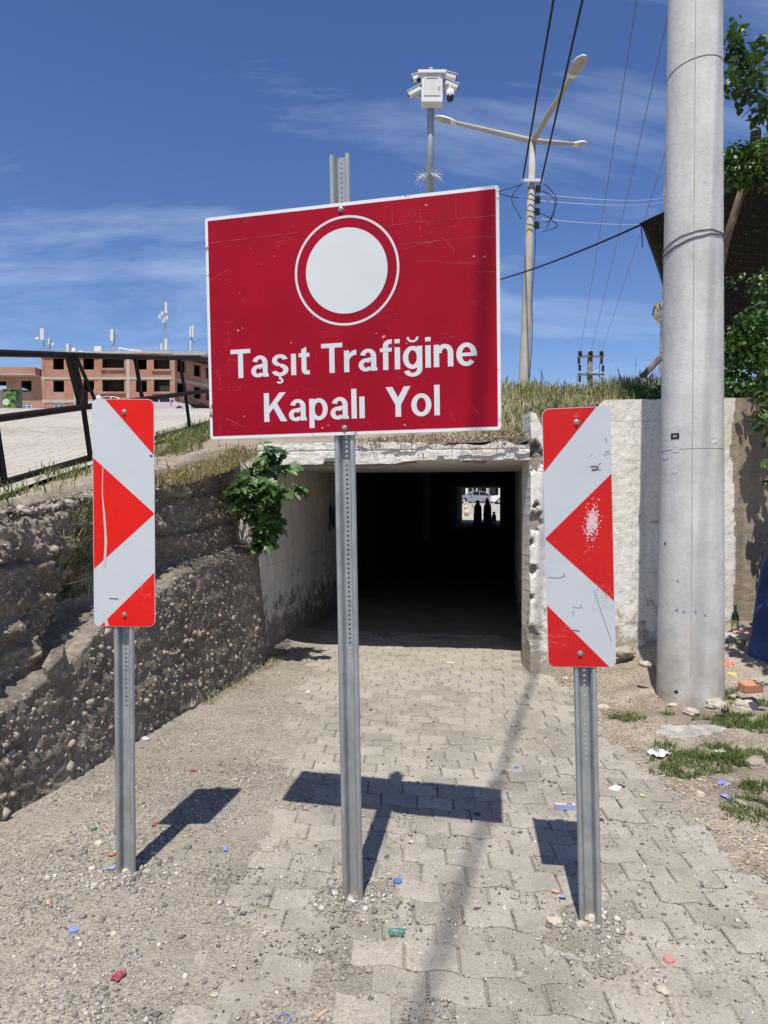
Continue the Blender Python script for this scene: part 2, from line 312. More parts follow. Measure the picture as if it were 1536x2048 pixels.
# ------------------------------------------------------------------ mesh building
class MB:
    def __init__(s): s.v = []; s.f = []; s.m = []
    def add(s, vs, fs, mi=0):
        o = len(s.v); s.v += [tuple(p) for p in vs]; s.f += [tuple(i + o for i in f) for f in fs]; s.m += [mi] * len(fs); return s
    def box(s, c, d, rz=0.0, mi=0, mat=None):
        hx, hy, hz = d[0] / 2, d[1] / 2, d[2] / 2
        mt = mat or Matrix.Rotation(rz, 3, 'Z'); c = Vector(c)
        vs = [c + mt @ Vector((x * hx, y * hy, z * hz)) for z in (-1, 1) for x, y in ((-1, -1), (1, -1), (1, 1), (-1, 1))]
        return s.add(vs, [(3, 2, 1, 0), (4, 5, 6, 7), (0, 1, 5, 4), (1, 2, 6, 5), (2, 3, 7, 6), (3, 0, 4, 7)], mi)
    def bar(s, a, b, w, h=None, mi=0, up=(0, 0, 1)):
        a, b = Vector(a), Vector(b); d = (b - a); L = d.length; d.normalize()
        u = Vector(up)
        if abs(d.dot(u)) > 0.97: u = Vector((0, 1, 0))
        x = d.cross(u).normalized(); y = x.cross(d).normalized()
        mt = Matrix((x, y, d)).transposed()
        return s.box((a + b) / 2, (w, h or w, L), mi=mi, mat=mt)
    def tube(s, pts, r, n=10, mi=0, cap=True):
        pts = [Vector(p) for p in pts]; k = len(pts)
        rs = r if isinstance(r, (list, tuple)) else [r] * k
        vs = []; pv = None
        for i, p in enumerate(pts):
            d = (pts[min(i + 1, k - 1)] - pts[max(i - 1, 0)]).normalized()
            if pv is None:
                u = Vector((0, 0, 1)) if abs(d.z) < 0.9 else Vector((1, 0, 0))
                x = d.cross(u).normalized()
            else: x = (pv - d * pv.dot(d)).normalized()
            pv = x; y = d.cross(x)
            for j in range(n):
                a = 2 * math.pi * j / n
                vs.append(p + (x * math.cos(a) + y * math.sin(a)) * rs[i])
        fs = [(i * n + j, i * n + (j + 1) % n, (i + 1) * n + (j + 1) % n, (i + 1) * n + j) for i in range(k - 1) for j in range(n)]
        if cap: fs += [tuple(range(n - 1, -1, -1)), tuple(range((k - 1) * n, k * n))]
        return s.add(vs, fs, mi)
    def lathe(s, prof, c=(0, 0, 0), n=16, mi=0, mat=None, cap=True):
        c = Vector(c); mt = mat or Matrix.Identity(3)
        vs = [c + mt @ Vector((r * math.cos(2 * math.pi * j / n), r * math.sin(2 * math.pi * j / n), z)) for r, z in prof for j in range(n)]
        k = len(prof)
        fs = [(i * n + j, i * n + (j + 1) % n, (i + 1) * n + (j + 1) % n, (i + 1) * n + j) for i in range(k - 1) for j in range(n)]
        if cap: fs += [tuple(range(n - 1, -1, -1)), tuple(range((k - 1) * n, k * n))]
        return s.add(vs, fs, mi)
    def prism(s, poly, y0, y1, mi=0):
        """poly in (x, z), counter-clockwise seen from -y; extruded from y0 (front) to y1"""
        k = len(poly)
        vs = [(x, y0, z) for x, z in poly] + [(x, y1, z) for x, z in poly]
        fs = [tuple(range(k)), tuple(range(2 * k - 1, k - 1, -1))] + [((i + 1) % k, i, k + i, k + (i + 1) % k) for i in range(k)]
        return s.add(vs, fs, mi)
    def build(s, name, mats, parent=None, smooth=False, loc=None, bevel=0.0, auto=None):
        me = bpy.data.meshes.new(name); me.from_pydata(s.v, [], s.f)
        mats = mats if isinstance(mats, (list, tuple)) else [mats]
        for q in mats: me.materials.append(MT[q] if isinstance(q, str) else q)
        if len(mats) > 1: me.polygons.foreach_set('material_index', s.m)
        if smooth: me.polygons.foreach_set('use_smooth', [True] * len(me.polygons))
        me.update()
        return link(name, me, parent, loc, bevel)
def link(name, me, parent=None, loc=None, bevel=0.0):
    o = bpy.data.objects.new(name, me); COL.objects.link(o)
    if loc is not None: o.location = loc
    if parent is not None:
        o.parent = parent
        if parent.get('_w'): o.matrix_parent_inverse = Matrix.Translation(-Vector(parent.location))
    if bevel:
        bm_ = o.modifiers.new('bevel', 'BEVEL'); bm_.width = bevel; bm_.segments = 2; bm_.limit_method = 'ANGLE'; bm_.angle_limit = R(40)
    return o
def npmesh(name, V, Fq, mats, parent=None, smooth=False, midx=None):
    """fast mesh from arrays; Fq (n,3) or (n,4)"""
    me = bpy.data.meshes.new(name); k = Fq.shape[1]; nf = len(Fq)
    me.vertices.add(len(V)); me.vertices.foreach_set('co', np.asarray(V, np.float32).ravel())
    me.loops.add(nf * k); me.loops.foreach_set('vertex_index', np.asarray(Fq, np.int32).ravel())
    me.polygons.add(nf); me.polygons.foreach_set('loop_start', np.arange(0, nf * k, k, dtype=np.int32))
    try: me.polygons.foreach_set('loop_total', np.full(nf, k, np.int32))
    except Exception: pass
    mats = mats if isinstance(mats, (list, tuple)) else [mats]
    for q in mats: me.materials.append(MT[q] if isinstance(q, str) else q)
    if midx is not None: me.polygons.foreach_set('material_index', np.asarray(midx, np.int32))
    if smooth: me.polygons.foreach_set('use_smooth', np.ones(nf, bool))
    me.update(calc_edges=True); me.validate()
    return link(name, me, parent)
def gridfaces(nu, nv):
    i = np.arange(nu - 1)[:, None] * nv + np.arange(nv - 1)[None, :]
    return np.stack([i, i + nv, i + nv + 1, i + 1], -1).reshape(-1, 4)
def gridmesh(name, fn, us, vs, mat, parent=None, smooth=True):
    V = np.array([fn(u, v) for u in us for v in vs], np.float32)
    return npmesh(name, V, gridfaces(len(us), len(vs)), mat, parent, smooth)
def thing(name, label, cat, loc=(0, 0, 0), group=None, world=True, rot=None):
    o = bpy.data.objects.new(name, None); COL.objects.link(o); o.location = loc; o.empty_display_size = 0.1
    o['label'] = label; o['category'] = cat
    if group: o['group'] = group
    if world: o['_w'] = 1
    if rot: o.rotation_euler = rot
    return o
def tag(o, label, cat, group=None):
    o['label'] = label; o['category'] = cat
    if group: o['group'] = group
    return o
def struct(o): o['kind'] = 'structure'; return o
def stuff(o): o['kind'] = 'stuff'; return o
ICO = None
def ico():
    global ICO
    if ICO is None:
        bm = bmesh.new(); bmesh.ops.create_icosphere(bm, subdivisions=1, radius=1)
        ICO = (np.array([v.co[:] for v in bm.verts]), np.array([[v.index for v in f.verts] for f in bm.faces])); bm.free()
    return ICO
OCT = (np.array([[1, 0, 0], [-1, 0, 0], [0, 1, 0], [0, -1, 0], [0, 0, 1], [0, 0, -1]], float),
       np.array([[0, 2, 4], [2, 1, 4], [1, 3, 4], [3, 0, 4], [2, 0, 5], [1, 2, 5], [3, 1, 5], [0, 3, 5]]))
def rotmats(k, flat=False):
    a = rng.uniform(0, 2 * np.pi, k); c, s_ = np.cos(a), np.sin(a)
    Rz = np.zeros((k, 3, 3)); Rz[:, 0, 0] = c; Rz[:, 0, 1] = -s_; Rz[:, 1, 0] = s_; Rz[:, 1, 1] = c; Rz[:, 2, 2] = 1
    b_ = rng.normal(0, 0.3 if flat else 1.2, k); c, s_ = np.cos(b_), np.sin(b_)
    Rx = np.zeros((k, 3, 3)); Rx[:, 0, 0] = 1; Rx[:, 1, 1] = c; Rx[:, 1, 2] = -s_; Rx[:, 2, 1] = s_; Rx[:, 2, 2] = c
    return Rz @ Rx
def pebbles(P, size, base=OCT, flat=0.6, jit=0.22):
    """P (k,3) centres, size (k,)"""
    k = len(P); bv, bf = base; nb = len(bv)
    V = bv[None] * (1 + rng.normal(0, jit, (k, nb, 1))) * (size[:, None, None] * np.stack([rng.uniform(0.7, 1.3, k), rng.uniform(0.6, 1.1, k), rng.uniform(0.4, 0.8, k) * flat / 0.6], -1)[:, None, :])
    V = np.einsum('kij,knj->kni', rotmats(k, True), V) + P[:, None, :]
    Fc = bf[None] + (np.arange(k) * nb)[:, None, None]
    return V.reshape(-1, 3), Fc.reshape(-1, 3)
def blades(P, H, w=0.006, lean=0.35, head=0.0):
    """grass blades: tapered bent strips, P (k,3) roots, H (k,) heights"""
    k = len(P); a = rng.uniform(0, 2 * np.pi, k); d = np.stack([np.cos(a), np.sin(a), np.zeros(k)], -1)
    sd_ = np.stack([-np.sin(a + rng.normal(0, .6, k)), np.cos(a + rng.normal(0, .6, k)), np.zeros(k)], -1)
    ln = np.abs(rng.normal(0, lean, k)) * H
    V = np.zeros((k, 7, 3)); ww = w * rng.uniform(0.6, 1.4, k)
    hd = (rng.uniform(0, 1, k) < head)
    for i, (t, q) in enumerate(((0, 1.0), (0.4, 0.85), (0.75, 0.55))):
        c_ = P + d * (ln * t ** 1.8)[:, None]; c_[:, 2] += H * t * (1 - 0.15 * (ln / H) * t)
        q_ = np.where(hd, [0.5, 0.4, 1.7][i], q)
        V[:, 2 * i] = c_ - sd_ * (ww * q_)[:, None]; V[:, 2 * i + 1] = c_ + sd_ * (ww * q_)[:, None]
    c_ = P + d * ln[:, None]; c_[:, 2] += H * (1 - 0.2 * np.minimum(1, ln / H)); V[:, 6] = c_
    f = np.array([[0, 1, 3], [0, 3, 2], [2, 3, 5], [2, 5, 4], [4, 5, 6]])
    return V.reshape(-1, 3), (f[None] + (np.arange(k) * 7)[:, None, None]).reshape(-1, 3)
def leaves(P, size, up=0.5):
    """P (k,3): folded pointed leaves of 6 vertices"""
    k = len(P)
    shp = np.array([[0, 0, 0], [-.32, .35, .06], [0, .45, -.02], [.32, .35, .06], [0, 1, -.06], [-.25, .7, .03], [.25, .7, .03]])
    V = shp[None] * size[:, None, None]
    a = rng.uniform(0, 2 * np.pi, k); t = rng.normal(-0.5, 0.5, k)
    c, s_ = np.cos(t), np.sin(t); Rx = np.zeros((k, 3, 3)); Rx[:, 0, 0] = 1; Rx[:, 1, 1] = c; Rx[:, 1, 2] = -s_; Rx[:, 2, 1] = s_; Rx[:, 2, 2] = c
    c, s_ = np.cos(a), np.sin(a); Rz = np.zeros((k, 3, 3)); Rz[:, 0, 0] = c; Rz[:, 0, 1] = -s_; Rz[:, 1, 0] = s_; Rz[:, 1, 1] = c; Rz[:, 2, 2] = 1
    r_ = rng.normal(0, 0.5, k); c, s_ = np.cos(r_), np.sin(r_); Ry = np.zeros((k, 3, 3)); Ry[:, 0, 0] = c; Ry[:, 0, 2] = s_; Ry[:, 1, 1] = 1; Ry[:, 2, 0] = -s_; Ry[:, 2, 2] = c
    V = np.einsum('kij,knj->kni', Rz @ Rx @ Ry, V) + P[:, None, :]
    f = np.array([[0, 2, 1], [0, 3, 2], [1, 2, 5], [2, 3, 6], [5, 2, 4], [2, 6, 4]])
    return V.reshape(-1, 3), (f[None] + (np.arange(k) * 7)[:, None, None]).reshape(-1, 3)


# ================================================================== the setting
TU, TV = Vector((0.988, -0.155, 0)).normalized(), Vector((0.155, 0.988, 0)).normalized()   # across / along the underpass
TO = Vector((-1.26, 6.99, 0)); TW = 2.64; TLEN = 44.0
def T(u, v, z): return TO + TU * u + TV * v + Vector((0, 0, z))
def xw(y): return -1.26 + 0.229 * (y - 6.99)
POSTS = {'l': on_ground(252, 1753), 'c': on_ground(706, 1802), 'r': on_ground(1181, 1852)}
POLE = Vector((2.42, 5.59, 0.01))
def G(x, y): return 0.42 * ss(1.45, 3.4, x) * ss(5.3, 6.7, y) + 0.03 * ss(1.6, 3.0, x)
def dustw(x, y):
    w = 1 - ss(-1.0, -0.1, x)
    w = max(w, (1 - ss(2.2, 3.0, y)) * (1 - ss(0.3, 1.0, x)) * 0.42)
    w *= 1 - 0.75 * ss(4.6, 6.0, y) * ss(-1.0, -0.5, x)
    w += 0.55 * fr(x * 1.3, y * 1.3, 3.1, 4)
    for p in POSTS.values():
        w = max(w, 1.25 - 4.6 * math.hypot(x - p.x, y - p.y) + 0.8 * nz(x * 4, y * 4, 6.0))
    return w
def dirt(x, y):
    w = dustw(x, y)
    z = -0.0105 + 0.0195 * ss(-0.1, 1.0, w)
    e = 1.56 + 0.10 * nz(y * 1.5, 2.2) + 0.05 * nz(y * 6, 1.1)
    s_ = ss(e - 0.08, e + 0.12, x)
    z = z * (1 - s_) + s_ * (0.012 + 0.035 * fr(x * 3, y * 3, 8.0, 4))
    near = ss(0.35, 0.0, 0) if False else max(0, 1 - (x - xw(y)) / 0.28)
    z += 0.035 * near * near
    for p in POSTS.values():
        z += 0.008 * max(0, 1 - math.hypot(x - p.x, y - p.y) / 0.16)
    return z + G(x, y) + 0.005 * fr(x * 6, y * 6, 1.0, 3) + 0.002 * nz(x * 31, y * 31, 2.0)
ground = struct(gridmesh('ground', lambda u, v: (u, v, -0.12), [-400, -60, -3.2, 0, 20, 60, 400], [-200, -2, 6, 48, 120, 1500], 'soil'))
xs = np.concatenate([np.arange(-2.7, 2.6, 0.022), np.arange(2.6, 5.6, 0.05)]); ys = np.concatenate([np.arange(1.0, 4.6, 0.022), np.arange(4.6, 8.6, 0.034)])
def gfn(x, y): return (x, y, dirt(x, y))
V = np.array([gfn(x, y) for x in xs for y in ys], np.float32)
Fq = gridfaces(len(xs), len(ys))
cxy = V[Fq].mean(1)
mi = (cxy[:, 0] > 1.56 + 0.06 * np.sin(cxy[:, 1] * 5)).astype(int)
dirt_o = npmesh('dirt_ground', V, Fq, ['dust', 'soil'], None, True, mi); struct(dirt_o)
def gz(x, y): return dirt(x, y)
# approach behind the camera and the tunnel floor
struct(gridmesh('road_apron', lambda u, v: (u, v, -0.004), [-2.7, -1, 1, 5.6], [-6, -2, 1.02], 'dust'))
struct(npmesh('tunnel_floor', np.array([T(-0.1, 1.4, -0.004), T(TW + 0.1, 1.4, -0.004), T(TW + 0.1, TLEN + 0.5, -0.004), T(-0.1, TLEN + 0.5, -0.004)]), np.array([[0, 1, 2, 3]]), 'tunnel_floor'))

# interlocking pavers of the road
road = struct(npmesh('road', np.array([T(-1.2, -6.0, -0.06), T(TW + 0.6, -6.0, -0.06), T(TW + 0.6, 2.0, -0.06), T(-1.2, 2.0, -0.06)]), np.array([[0, 1, 2, 3]]), 'soil'))
PL, PWd = 0.192, 0.142
def paver_mesh(name, ph):
    def g(u): return 0.013 * math.sin(2 * math.pi * (u / PL) + ph)
    us_ = [-0.5, -0.3, -0.12, 0.12, 0.3, 0.5]
    out = [(u * PL, -PWd / 2 + g(u * PL)) for u in us_] + [(u * PL, PWd / 2 + g(u * PL)) for u in reversed(us_)]
    out[0] = (out[0][0] + 0.009, out[0][1]); out[5] = (out[5][0] + 0.009, out[5][1])
    out[6] = (out[6][0] - 0.009, out[6][1]); out[11] = (out[11][0] - 0.009, out[11][1])
    def ins(d, z): return [(x * (1 - 2 * d / PL), y * (1 - 2 * d / PWd), z) for x, y in out]
    rows = [ins(0.003, -0.05), ins(0.003, -0.006), ins(0.008, 0.0)]
    b = MB(); k = 12
    vs = [p for r_ in rows for p in r_]
    fs = [(i * k + j, i * k + (j + 1) % k, (i + 1) * k + (j + 1) % k, (i + 1) * k + j) for i in range(2) for j in range(k)] + [tuple(range(2 * k, 3 * k))]
    me = bpy.data.meshes.new(name); me.from_pydata(vs, [], fs); me.materials.append(MT['paver']); me.update(); return me
PM = [paver_mesh('paver', 0.0), paver_mesh('paver', math.pi)]
spots = []
ang = math.atan2(TU.y, TU.x)
for r_ in range(int(-5.9 / PWd), int(1.9 / PWd)):
    for q in range(-5, 19):
        u = q * PL + (PL / 2 if r_ % 2 else 0); v = r_ * PWd
        p = T(u, v, 0)
        if p.x < xw(p.y) + 0.05 or p.x > 1.56 + 0.10 * math.sin(p.y * 2.1): continue
        if v > -0.1 and not (0.1 < u < TW - 0.1): continue
        vis = dustw(p.x, p.y)
        spots.append((vis, p, r_ % 2))
def inview(p): return abs(p.x) < 0.56 * p.y and p.y > 2.05
cand = sorted([s_ for s_ in spots if s_[0] < 0.55 and inview(s_[1])], key=lambda s_: s_[1].y)[:298]
chosen = set(id(s_) for s_ in cand)
rest = []
for s_ in spots:
    _, p, k = s_
    q = Vector((p.x, p.y, G(p.x, p.y) + rnd.gauss(0, 0.0028)))
    rx, ry, rz = rnd.gauss(0, .012), rnd.gauss(0, .012), ang + rnd.gauss(0, .012)
    if id(s_) in chosen:
        o = bpy.data.objects.new('paver', PM[k]); COL.objects.link(o); o.parent = road
        o.location = q; o.rotation_euler = (rx, ry, rz)
    else: rest.append((q, rz, k))
b = MB()
for q, rz, k in rest:
    me = PM[k]; rt = Matrix.Rotation(rz, 3, 'Z')
    b.add([q + rt @ v_.co for v_ in me.vertices], [tuple(f_.vertices) for f_ in me.polygons])
stuff(b.build('pavers', 'paver', road))

# gravel scattered on the dust
k = 150000
P = np.stack([rng.uniform(-2.1, 2.4, k), 1.7 + 5.2 * rng.uniform(0, 1, k) ** 1.5, np.zeros(k)], -1)
wt = np.array([min(1.0, max(0.09 + 0.16 * ss(0.0, 0.5, nz(x * 1.4, y * 1.4, 12.0)) + 0.10 * (1 - ss(2.4, 3.4, y)), (0.22 + 0.55 * min(1.0, dustw(x, y))) * ss(-0.45, 0.35, nz(x * 1.9, y * 1.9, 5.0) + 0.5 * nz(x * 6, y * 6, 9.0)) * (1.25 - 0.9 * ss(3.6, 5.6, y)))) for x, y, _ in P])
P = P[(rng.uniform(0, 1, k) < wt * 0.8) & (P[:, 0] > -1.26 + 0.229 * (P[:, 1] - 6.99) + 0.02)]
P[:, 2] = [gz(x, y) + 0.0015 for x, y, _ in P]
P[:, 2] = np.maximum(P[:, 2], 0.002)
sz = np.exp(rng.normal(math.log(0.0037), 0.55, len(P))); sz = np.clip(sz, 0.0018, 0.019)
stuff(npmesh('gravel', *pebbles(P, sz), 'gravel', None)).update_tag()
tag(bpy.data.objects['gravel'], 'fine pale gravel strewn over the dusty paving', 'gravel')
# heaps of chippings around the feet of the posts
PP = []
for key, p in POSTS.items():
    for i in range(300):
        a = rnd.uniform(0, 6.283); r_ = 0.03 + abs(rnd.gauss(0, 0.19)); x, y = p.x + r_ * math.cos(a), p.y + r_ * math.sin(a) * 0.8
        PP.append((x, y, gz(x, y) + 0.003))
PP = np.array(PP); sz = np.clip(np.exp(rng.normal(math.log(0.0062), 0.5, len(PP))), 0.003, 0.02)
o = stuff(npmesh('stone_chippings', *pebbles(PP, sz, ico()), 'gravel', None)); tag(o, 'loose stone chippings heaped round the three sign posts', 'gravel')
# litter of dead leaves, straw and chips along the right verge
k = 6000
x = 1.3 + np.abs(rng.normal(0.2, 0.5, k)); y = rng.uniform(2.4, 6.5, k)
kp_ = np.array([nz(a * 3.2, c_ * 3.2, 4) > 0.0 for a, c_ in zip(x, y)]); x, y = x[kp_], y[kp_]; k = len(x)
P = np.stack([x, y, [gz(a, c) + 0.004 for a, c in zip(x, y)]], -1)
Vb, Fb = leaves(P, rng.uniform(0.008, 0.035, k)); Vb[:, 2] = np.repeat(P[:, 2], 7) + (Vb[:, 2] - np.repeat(P[:, 2], 7)) * 0.2 - 0.001
o = stuff(npmesh('dry_leaf_litter', Vb, Fb, 'straw')); tag(o, 'dry brown leaf litter along the right edge of paving', 'litter')

# ------------------------------------------------------------------ left hill road, bank and embankment
def zf(y): return 0.6 + 0.19 * y if y < 16.6 else 3.754 + 0.112 * (y - 16.6)
def ztop(y): return pw(y, [(0, 1.05), (2.5, 1.35), (3.7, 1.52), (5, 1.66), (6, 1.84), (6.95, 2.08), (8, 2.2)])
m, n, l, bb = newmat('dusty_cobble_paving'); v = posn(n, l)
f = ramp(n, l, noi(n, l, v, 0.5, 6), [(0.35, 0), (0.65, 1)])
c = mixc(n, l, f, (0.40, 0.365, 0.31), (0.47, 0.43, 0.37))
vs_ = posn(n, l, (5.0, 7.0, 1))
ed = voro(n, l, vs_, 1.0, 'Distance', 'DISTANCE_TO_EDGE', 0.35)
c = mixc(n, l, 0.6, c, ramp(n, l, ed, [(0.0, 0.45), (0.10, 1.0)]), 'MULTIPLY')
c = mixc(n, l, 0.6, c, ramp(n, l, noi(n, l, v, 30, 4), [(0.3, 0.7), (0.6, 1.08)]), 'MULTIPLY')
l.new(c, bb.inputs['Base Color']); bb.inputs['Roughness'].default_value = 0.9; bb.inputs['Specular IOR Level'].default_value = 0.15
bump(n, l, bb, [(ed, 0.5, 0.03), (noi(n, l, v, 6, 5), 0.4, 0.05)])
MT['cobble'] = m
hys = list(np.arange(-4, 16.4, 0.6)) + [16.6, 17.4, 18.5, 20, 25, 35, 50, 70, 95, 130, 220]
struct(gridmesh('hill_road', lambda x, y: (x, y, zf(y) + 0.03 * nz(x * .5, y * .5) - 0.02 + (0.4 * ss(-8, -40, x) if False else 0)), [-120, -80, -50, -30, -20, -15, -12, -10, -8, -7, -6, -5, -4.2, -3.6, -3.2, -2.98], hys, 'cobble'))
def bankz(x, y):
    t = min(1, max(0, (xw(y) - x) / (xw(y) + 3.05)))
    z = ztop(y) * (1 - t) + (zf(y) - 0.05) * t
    return z + (0.08 * fr(x * 2.2, y * 2.2, 4.0, 4) + 0.03 * fr(x * 9, y * 9, 2.0, 4)) * (1 - 0.6 * t) + 0.04 * math.sin(t * math.pi)
def embz(x, y):
    vv = (Vector((x, y, 0)) - TO).dot(TV) if x < 1.4 else y - (6.6 + 0.04 * (x - 1.35)) - 0.1
    hf = 2.13 + 0.30 * ss(1.2, 1.9, x)
    z = hf + (3.02 - hf) * ss(-0.1, 2.9, vv) + 0.10 * fr(x * .8, y * .8, 2.0, 4)
    t = ss(-1.2, -3.0, x) if False else ss(1.2, 3.0, -x)
    return z * (1 - t) + (zf(min(y, 16.6)) - 0.05) * t
MT['bank'] = M('dry_earth_bank', (0.24, 0.195, 0.145), (0.34, 0.285, 0.215), 4, 0.95, 0.1, bs=24, bd=0.03, bst=0.8)
struct(gridmesh('bank', lambda t, y: (xw(y) - 0.15 - t * (xw(y) + 2.9), y, bankz(xw(y) - 0.15 - t * (xw(y) + 2.9), y)), np.linspace(0, 1, 70), np.arange(0.0, 7.25, 0.03), 'bank'))
exs = np.concatenate([np.arange(-3.05, 4.6, 0.06), np.arange(4.6, 30, 1.2)])
eys = np.concatenate([np.linspace(0, 5, 70), np.arange(5.5, 20, 1.0), [24, 28, 33, 38, 42]])
def yfront(x):
    if x < -1.26: return 7.05
    if x < 1.36: return TO.y + 0.06 - 0.157 * (x + 1.26)
    return 6.6 + 0.04 * (x - 1.35) + 0.10
struct(gridmesh('embankment', lambda x, q: (x, yfront(x) + q, embz(x, yfront(x) + q)), exs, eys, 'bank'))

# ------------------------------------------------------------------ rough pebbly retaining wall on the left
WT = Vector((0.223, 0.975, 0)).normalized(); WN = Vector((0.975, -0.223, 0)).normalized()
def wall_d(y, z):
    zl = pw(y, [(0, 0.1), (3.4, 0.48), (4.1, 0.70), (4.8, 0.97), (5.6, 1.06), (7, 1.16)]) + 0.05 * nz(y * 3, 7.0)
    low = ss(zl + 0.03, zl - 0.03, z) if False else 1 - ss(zl - 0.025, zl + 0.035, z)
    rough = 1 - 0.85 * low
    d = 0.17 * low - 0.05
    d += rough * (1 - 0.45 * ss(4.9, 5.8, y)) * (0.11 * fr(y * 1.3, z * 2.6, 0.5, 4) + 0.055 * fr(y * 4.5, z * 8, 3.5, 5)) + (0.018 - 0.007 * low) * fr(y * 16, z * 20, 1.5, 4)
    # pour joints
    for zj, amp in ((0.42, 0.010), (1.33, 0.035), (1.62, 0.035)):
        zz = zj + 0.05 * (y - 5.5) + 0.02 * nz(y * 2.3, zj)
        d -= amp * math.exp(-((z - zz) / 0.018) ** 2)
    # gully running down between the old pours
    gy = 4.35 + 0.62 * (z - 0.8) + 0.12 * nz(z * 3, 2.0)
    d -= 0.11 * (1 - low) * math.exp(-((y - gy) / 0.16) ** 2)
    d += 0.06 * (1 - low) * math.exp(-((y - 3.75) / 0.35) ** 2)
    d += 0.006 * math.sin(z * 42 + 2.2 * nz(y * 1.3, z * 2, 5)) * (0.25 + 0.75 * ss(4.6, 5.6, y)) * (0.5 + 0.5 * nz(y * 2.0, z * 5, 6))
    return d + 0.05 - 0.085 * z - 0.05 * ss(6.7, 6.95, y)
ysw = np.concatenate([np.arange(0.0, 3.2, 0.05), np.arange(3.2, 7.0, 0.0135)])
nzr = 150
def wallp(y, k):
    zt = ztop(y) + 0.02; t = k / (nzr - 12)
    z = min(t, 1.0) * (zt + 0.08) - 0.06
    d = wall_d(y, z)
    back = 0
    if t > 1: back = (k - (nzr - 12)) / 11 * 0.45
    rnd_ = max(0, (z - (zt - 0.12)) / 0.12); d -= 0.06 * rnd_ ** 2
    p = Vector((xw(y), y, z)) + WN * (d - back)
    if back: p.z = zt + 0.02 - 0.05 * back + 0.02 * nz(y * 8, back * 8); p.z = min(p.z, bankz(xw(y) - back, y) + 0.03 - 0.15 * ss(0.2, 0.45, back))
    return tuple(p)
rw = thing('retaining_wall', 'rough brown pebbly concrete retaining wall along the left of the road', 'wall', (xw(4.5), 4.5, 0))
V = np.array([wallp(y, k) for y in ysw for k in range(nzr)], np.float32)
npmesh('wall_face', V, gridfaces(len(ysw), nzr)[:, ::1], 'rubble', rw, True)
# end return against the underpass and pebbles set in the face
k = 6000
PP = []
for i in range(k):
    y = rnd.uniform(3.3, 6.9); z = rnd.uniform(0.02, ztop(y) - 0.02)
    d = wall_d(y, z); p = Vector((xw(y), y, z)) + WN * (d - 0.0045); PP.append(p[:])
PP = np.array(PP); sz = np.clip(np.exp(rng.normal(math.log(0.0075), 0.6, k)), 0.003, 0.03)
stuff(npmesh('pebbles', *pebbles(PP, sz, ico(), 0.8, 0.3), 'pebble', rw, False))
b = MB(); p = Vector((xw(4.0), 4.0, 0.68)) + WN * 0.10
V_, F_ = ico(); MTX = Matrix.Rotation(0.5, 3, 'X') @ Matrix.Diagonal((0.05, 0.13, 0.10))
b.add([p + MTX @ Vector(q) * (1 + 0.12 * nz(*(q * 2))) for q in V_], [tuple(f_) for f_ in F_]); o = b.build('boulder', 'rubble', rw)
o['label'] = 'flat-faced boulder set in the wall'

# ------------------------------------------------------------------ slabs with a rough face
def slab(name, O, ud, width, bot, top, disp, parent, mats, du=0.03, dz=0.03, thick=0.3, left=None, right=None, matf=None):
    nd = Vector((ud.y, -ud.x, 0))     # towards the viewer
    nu, nv = max(2, int(width / du) + 1), max(2, int(max(top(0), top(width)) / dz) + 1)
    V = []; idx = []
    for i in range(nu):
        for j in range(nv):
            u = width * i / (nu - 1); z0, z1 = bot(u), top(u); z = z0 + (z1 - z0) * j / (nv - 1)
            e = 0
            if left and u < 0.4: e = left(z) * (1 - u / 0.4)
            if right and u > width - 0.4: e = right(z) * (1 - (width - u) / 0.4)
            uu = u + e
            V.append(O + ud * uu + Vector((0, 0, z)) + nd * disp(uu, z))
    Fq = [tuple(f_) for f_ in gridfaces(nu, nv)]
    mi = [0] * len(Fq)
    if matf:
        for q, f_ in enumerate(Fq):
            c_ = (V[f_[0]] + V[f_[2]]) / 2 - O; mi[q] = matf(c_.dot(ud), c_.z)
    base = len(V)
    ring = [i * nv for i in range(nu)] + [(nu - 1) * nv + j for j in range(1, nv)] + [i * nv + nv - 1 for i in range(nu - 2, -1, -1)] + [j for j in range(nv - 2, 0, -1)]
    for q in ring:
        i, j = divmod(q, nv); u = width * i / (nu - 1); z0, z1 = bot(u), top(u)
        V.append((V[q] if not left else O + ud * (u + (0.012 if i == 0 else 0)) + Vector((0, 0, z0 + (z1 - z0) * j / (nv - 1)))) - nd * thick)
    k = len(ring)
    sidem = 1 if len(mats) == 2 else 0
    for a in range(k):
        c_ = (a + 1) % k
        Fq.append((ring[a], base + a, base + c_, ring[c_])); mi.append(sidem)
    b = MB(); b.v = [tuple(p) for p in V]; b.f = Fq; b.m = mi
    return b.build(name, mats, parent, smooth=False)
def boards(z, step=0.44, off=0.05, amp=0.006):
    return -amp * math.exp(-(((z - off) % step - step / 2) / 0.006) ** 2)

# ------------------------------------------------------------------ underpass
up = thing('underpass', 'dark pedestrian underpass with limewashed portal below the embankment', 'underpass', T(TW / 2, 0, 0))
# side walls: the first metres with real relief, then plain
def tw_d(u, z): return 0.012 * fr(u * 1.5, z * 1.5, 6.0, 4) + 0.006 * fr(u * 9, z * 9, 2.0, 3) 
o = slab('side_wall', T(0, -0.02, 0), TV * 1.0, 5.0, lambda u: -0.05, lambda u: 2.12, lambda u, z: tw_d(u, z), up, ['tunnel', 'tunnel'], 0.05, 0.04, 0.4)
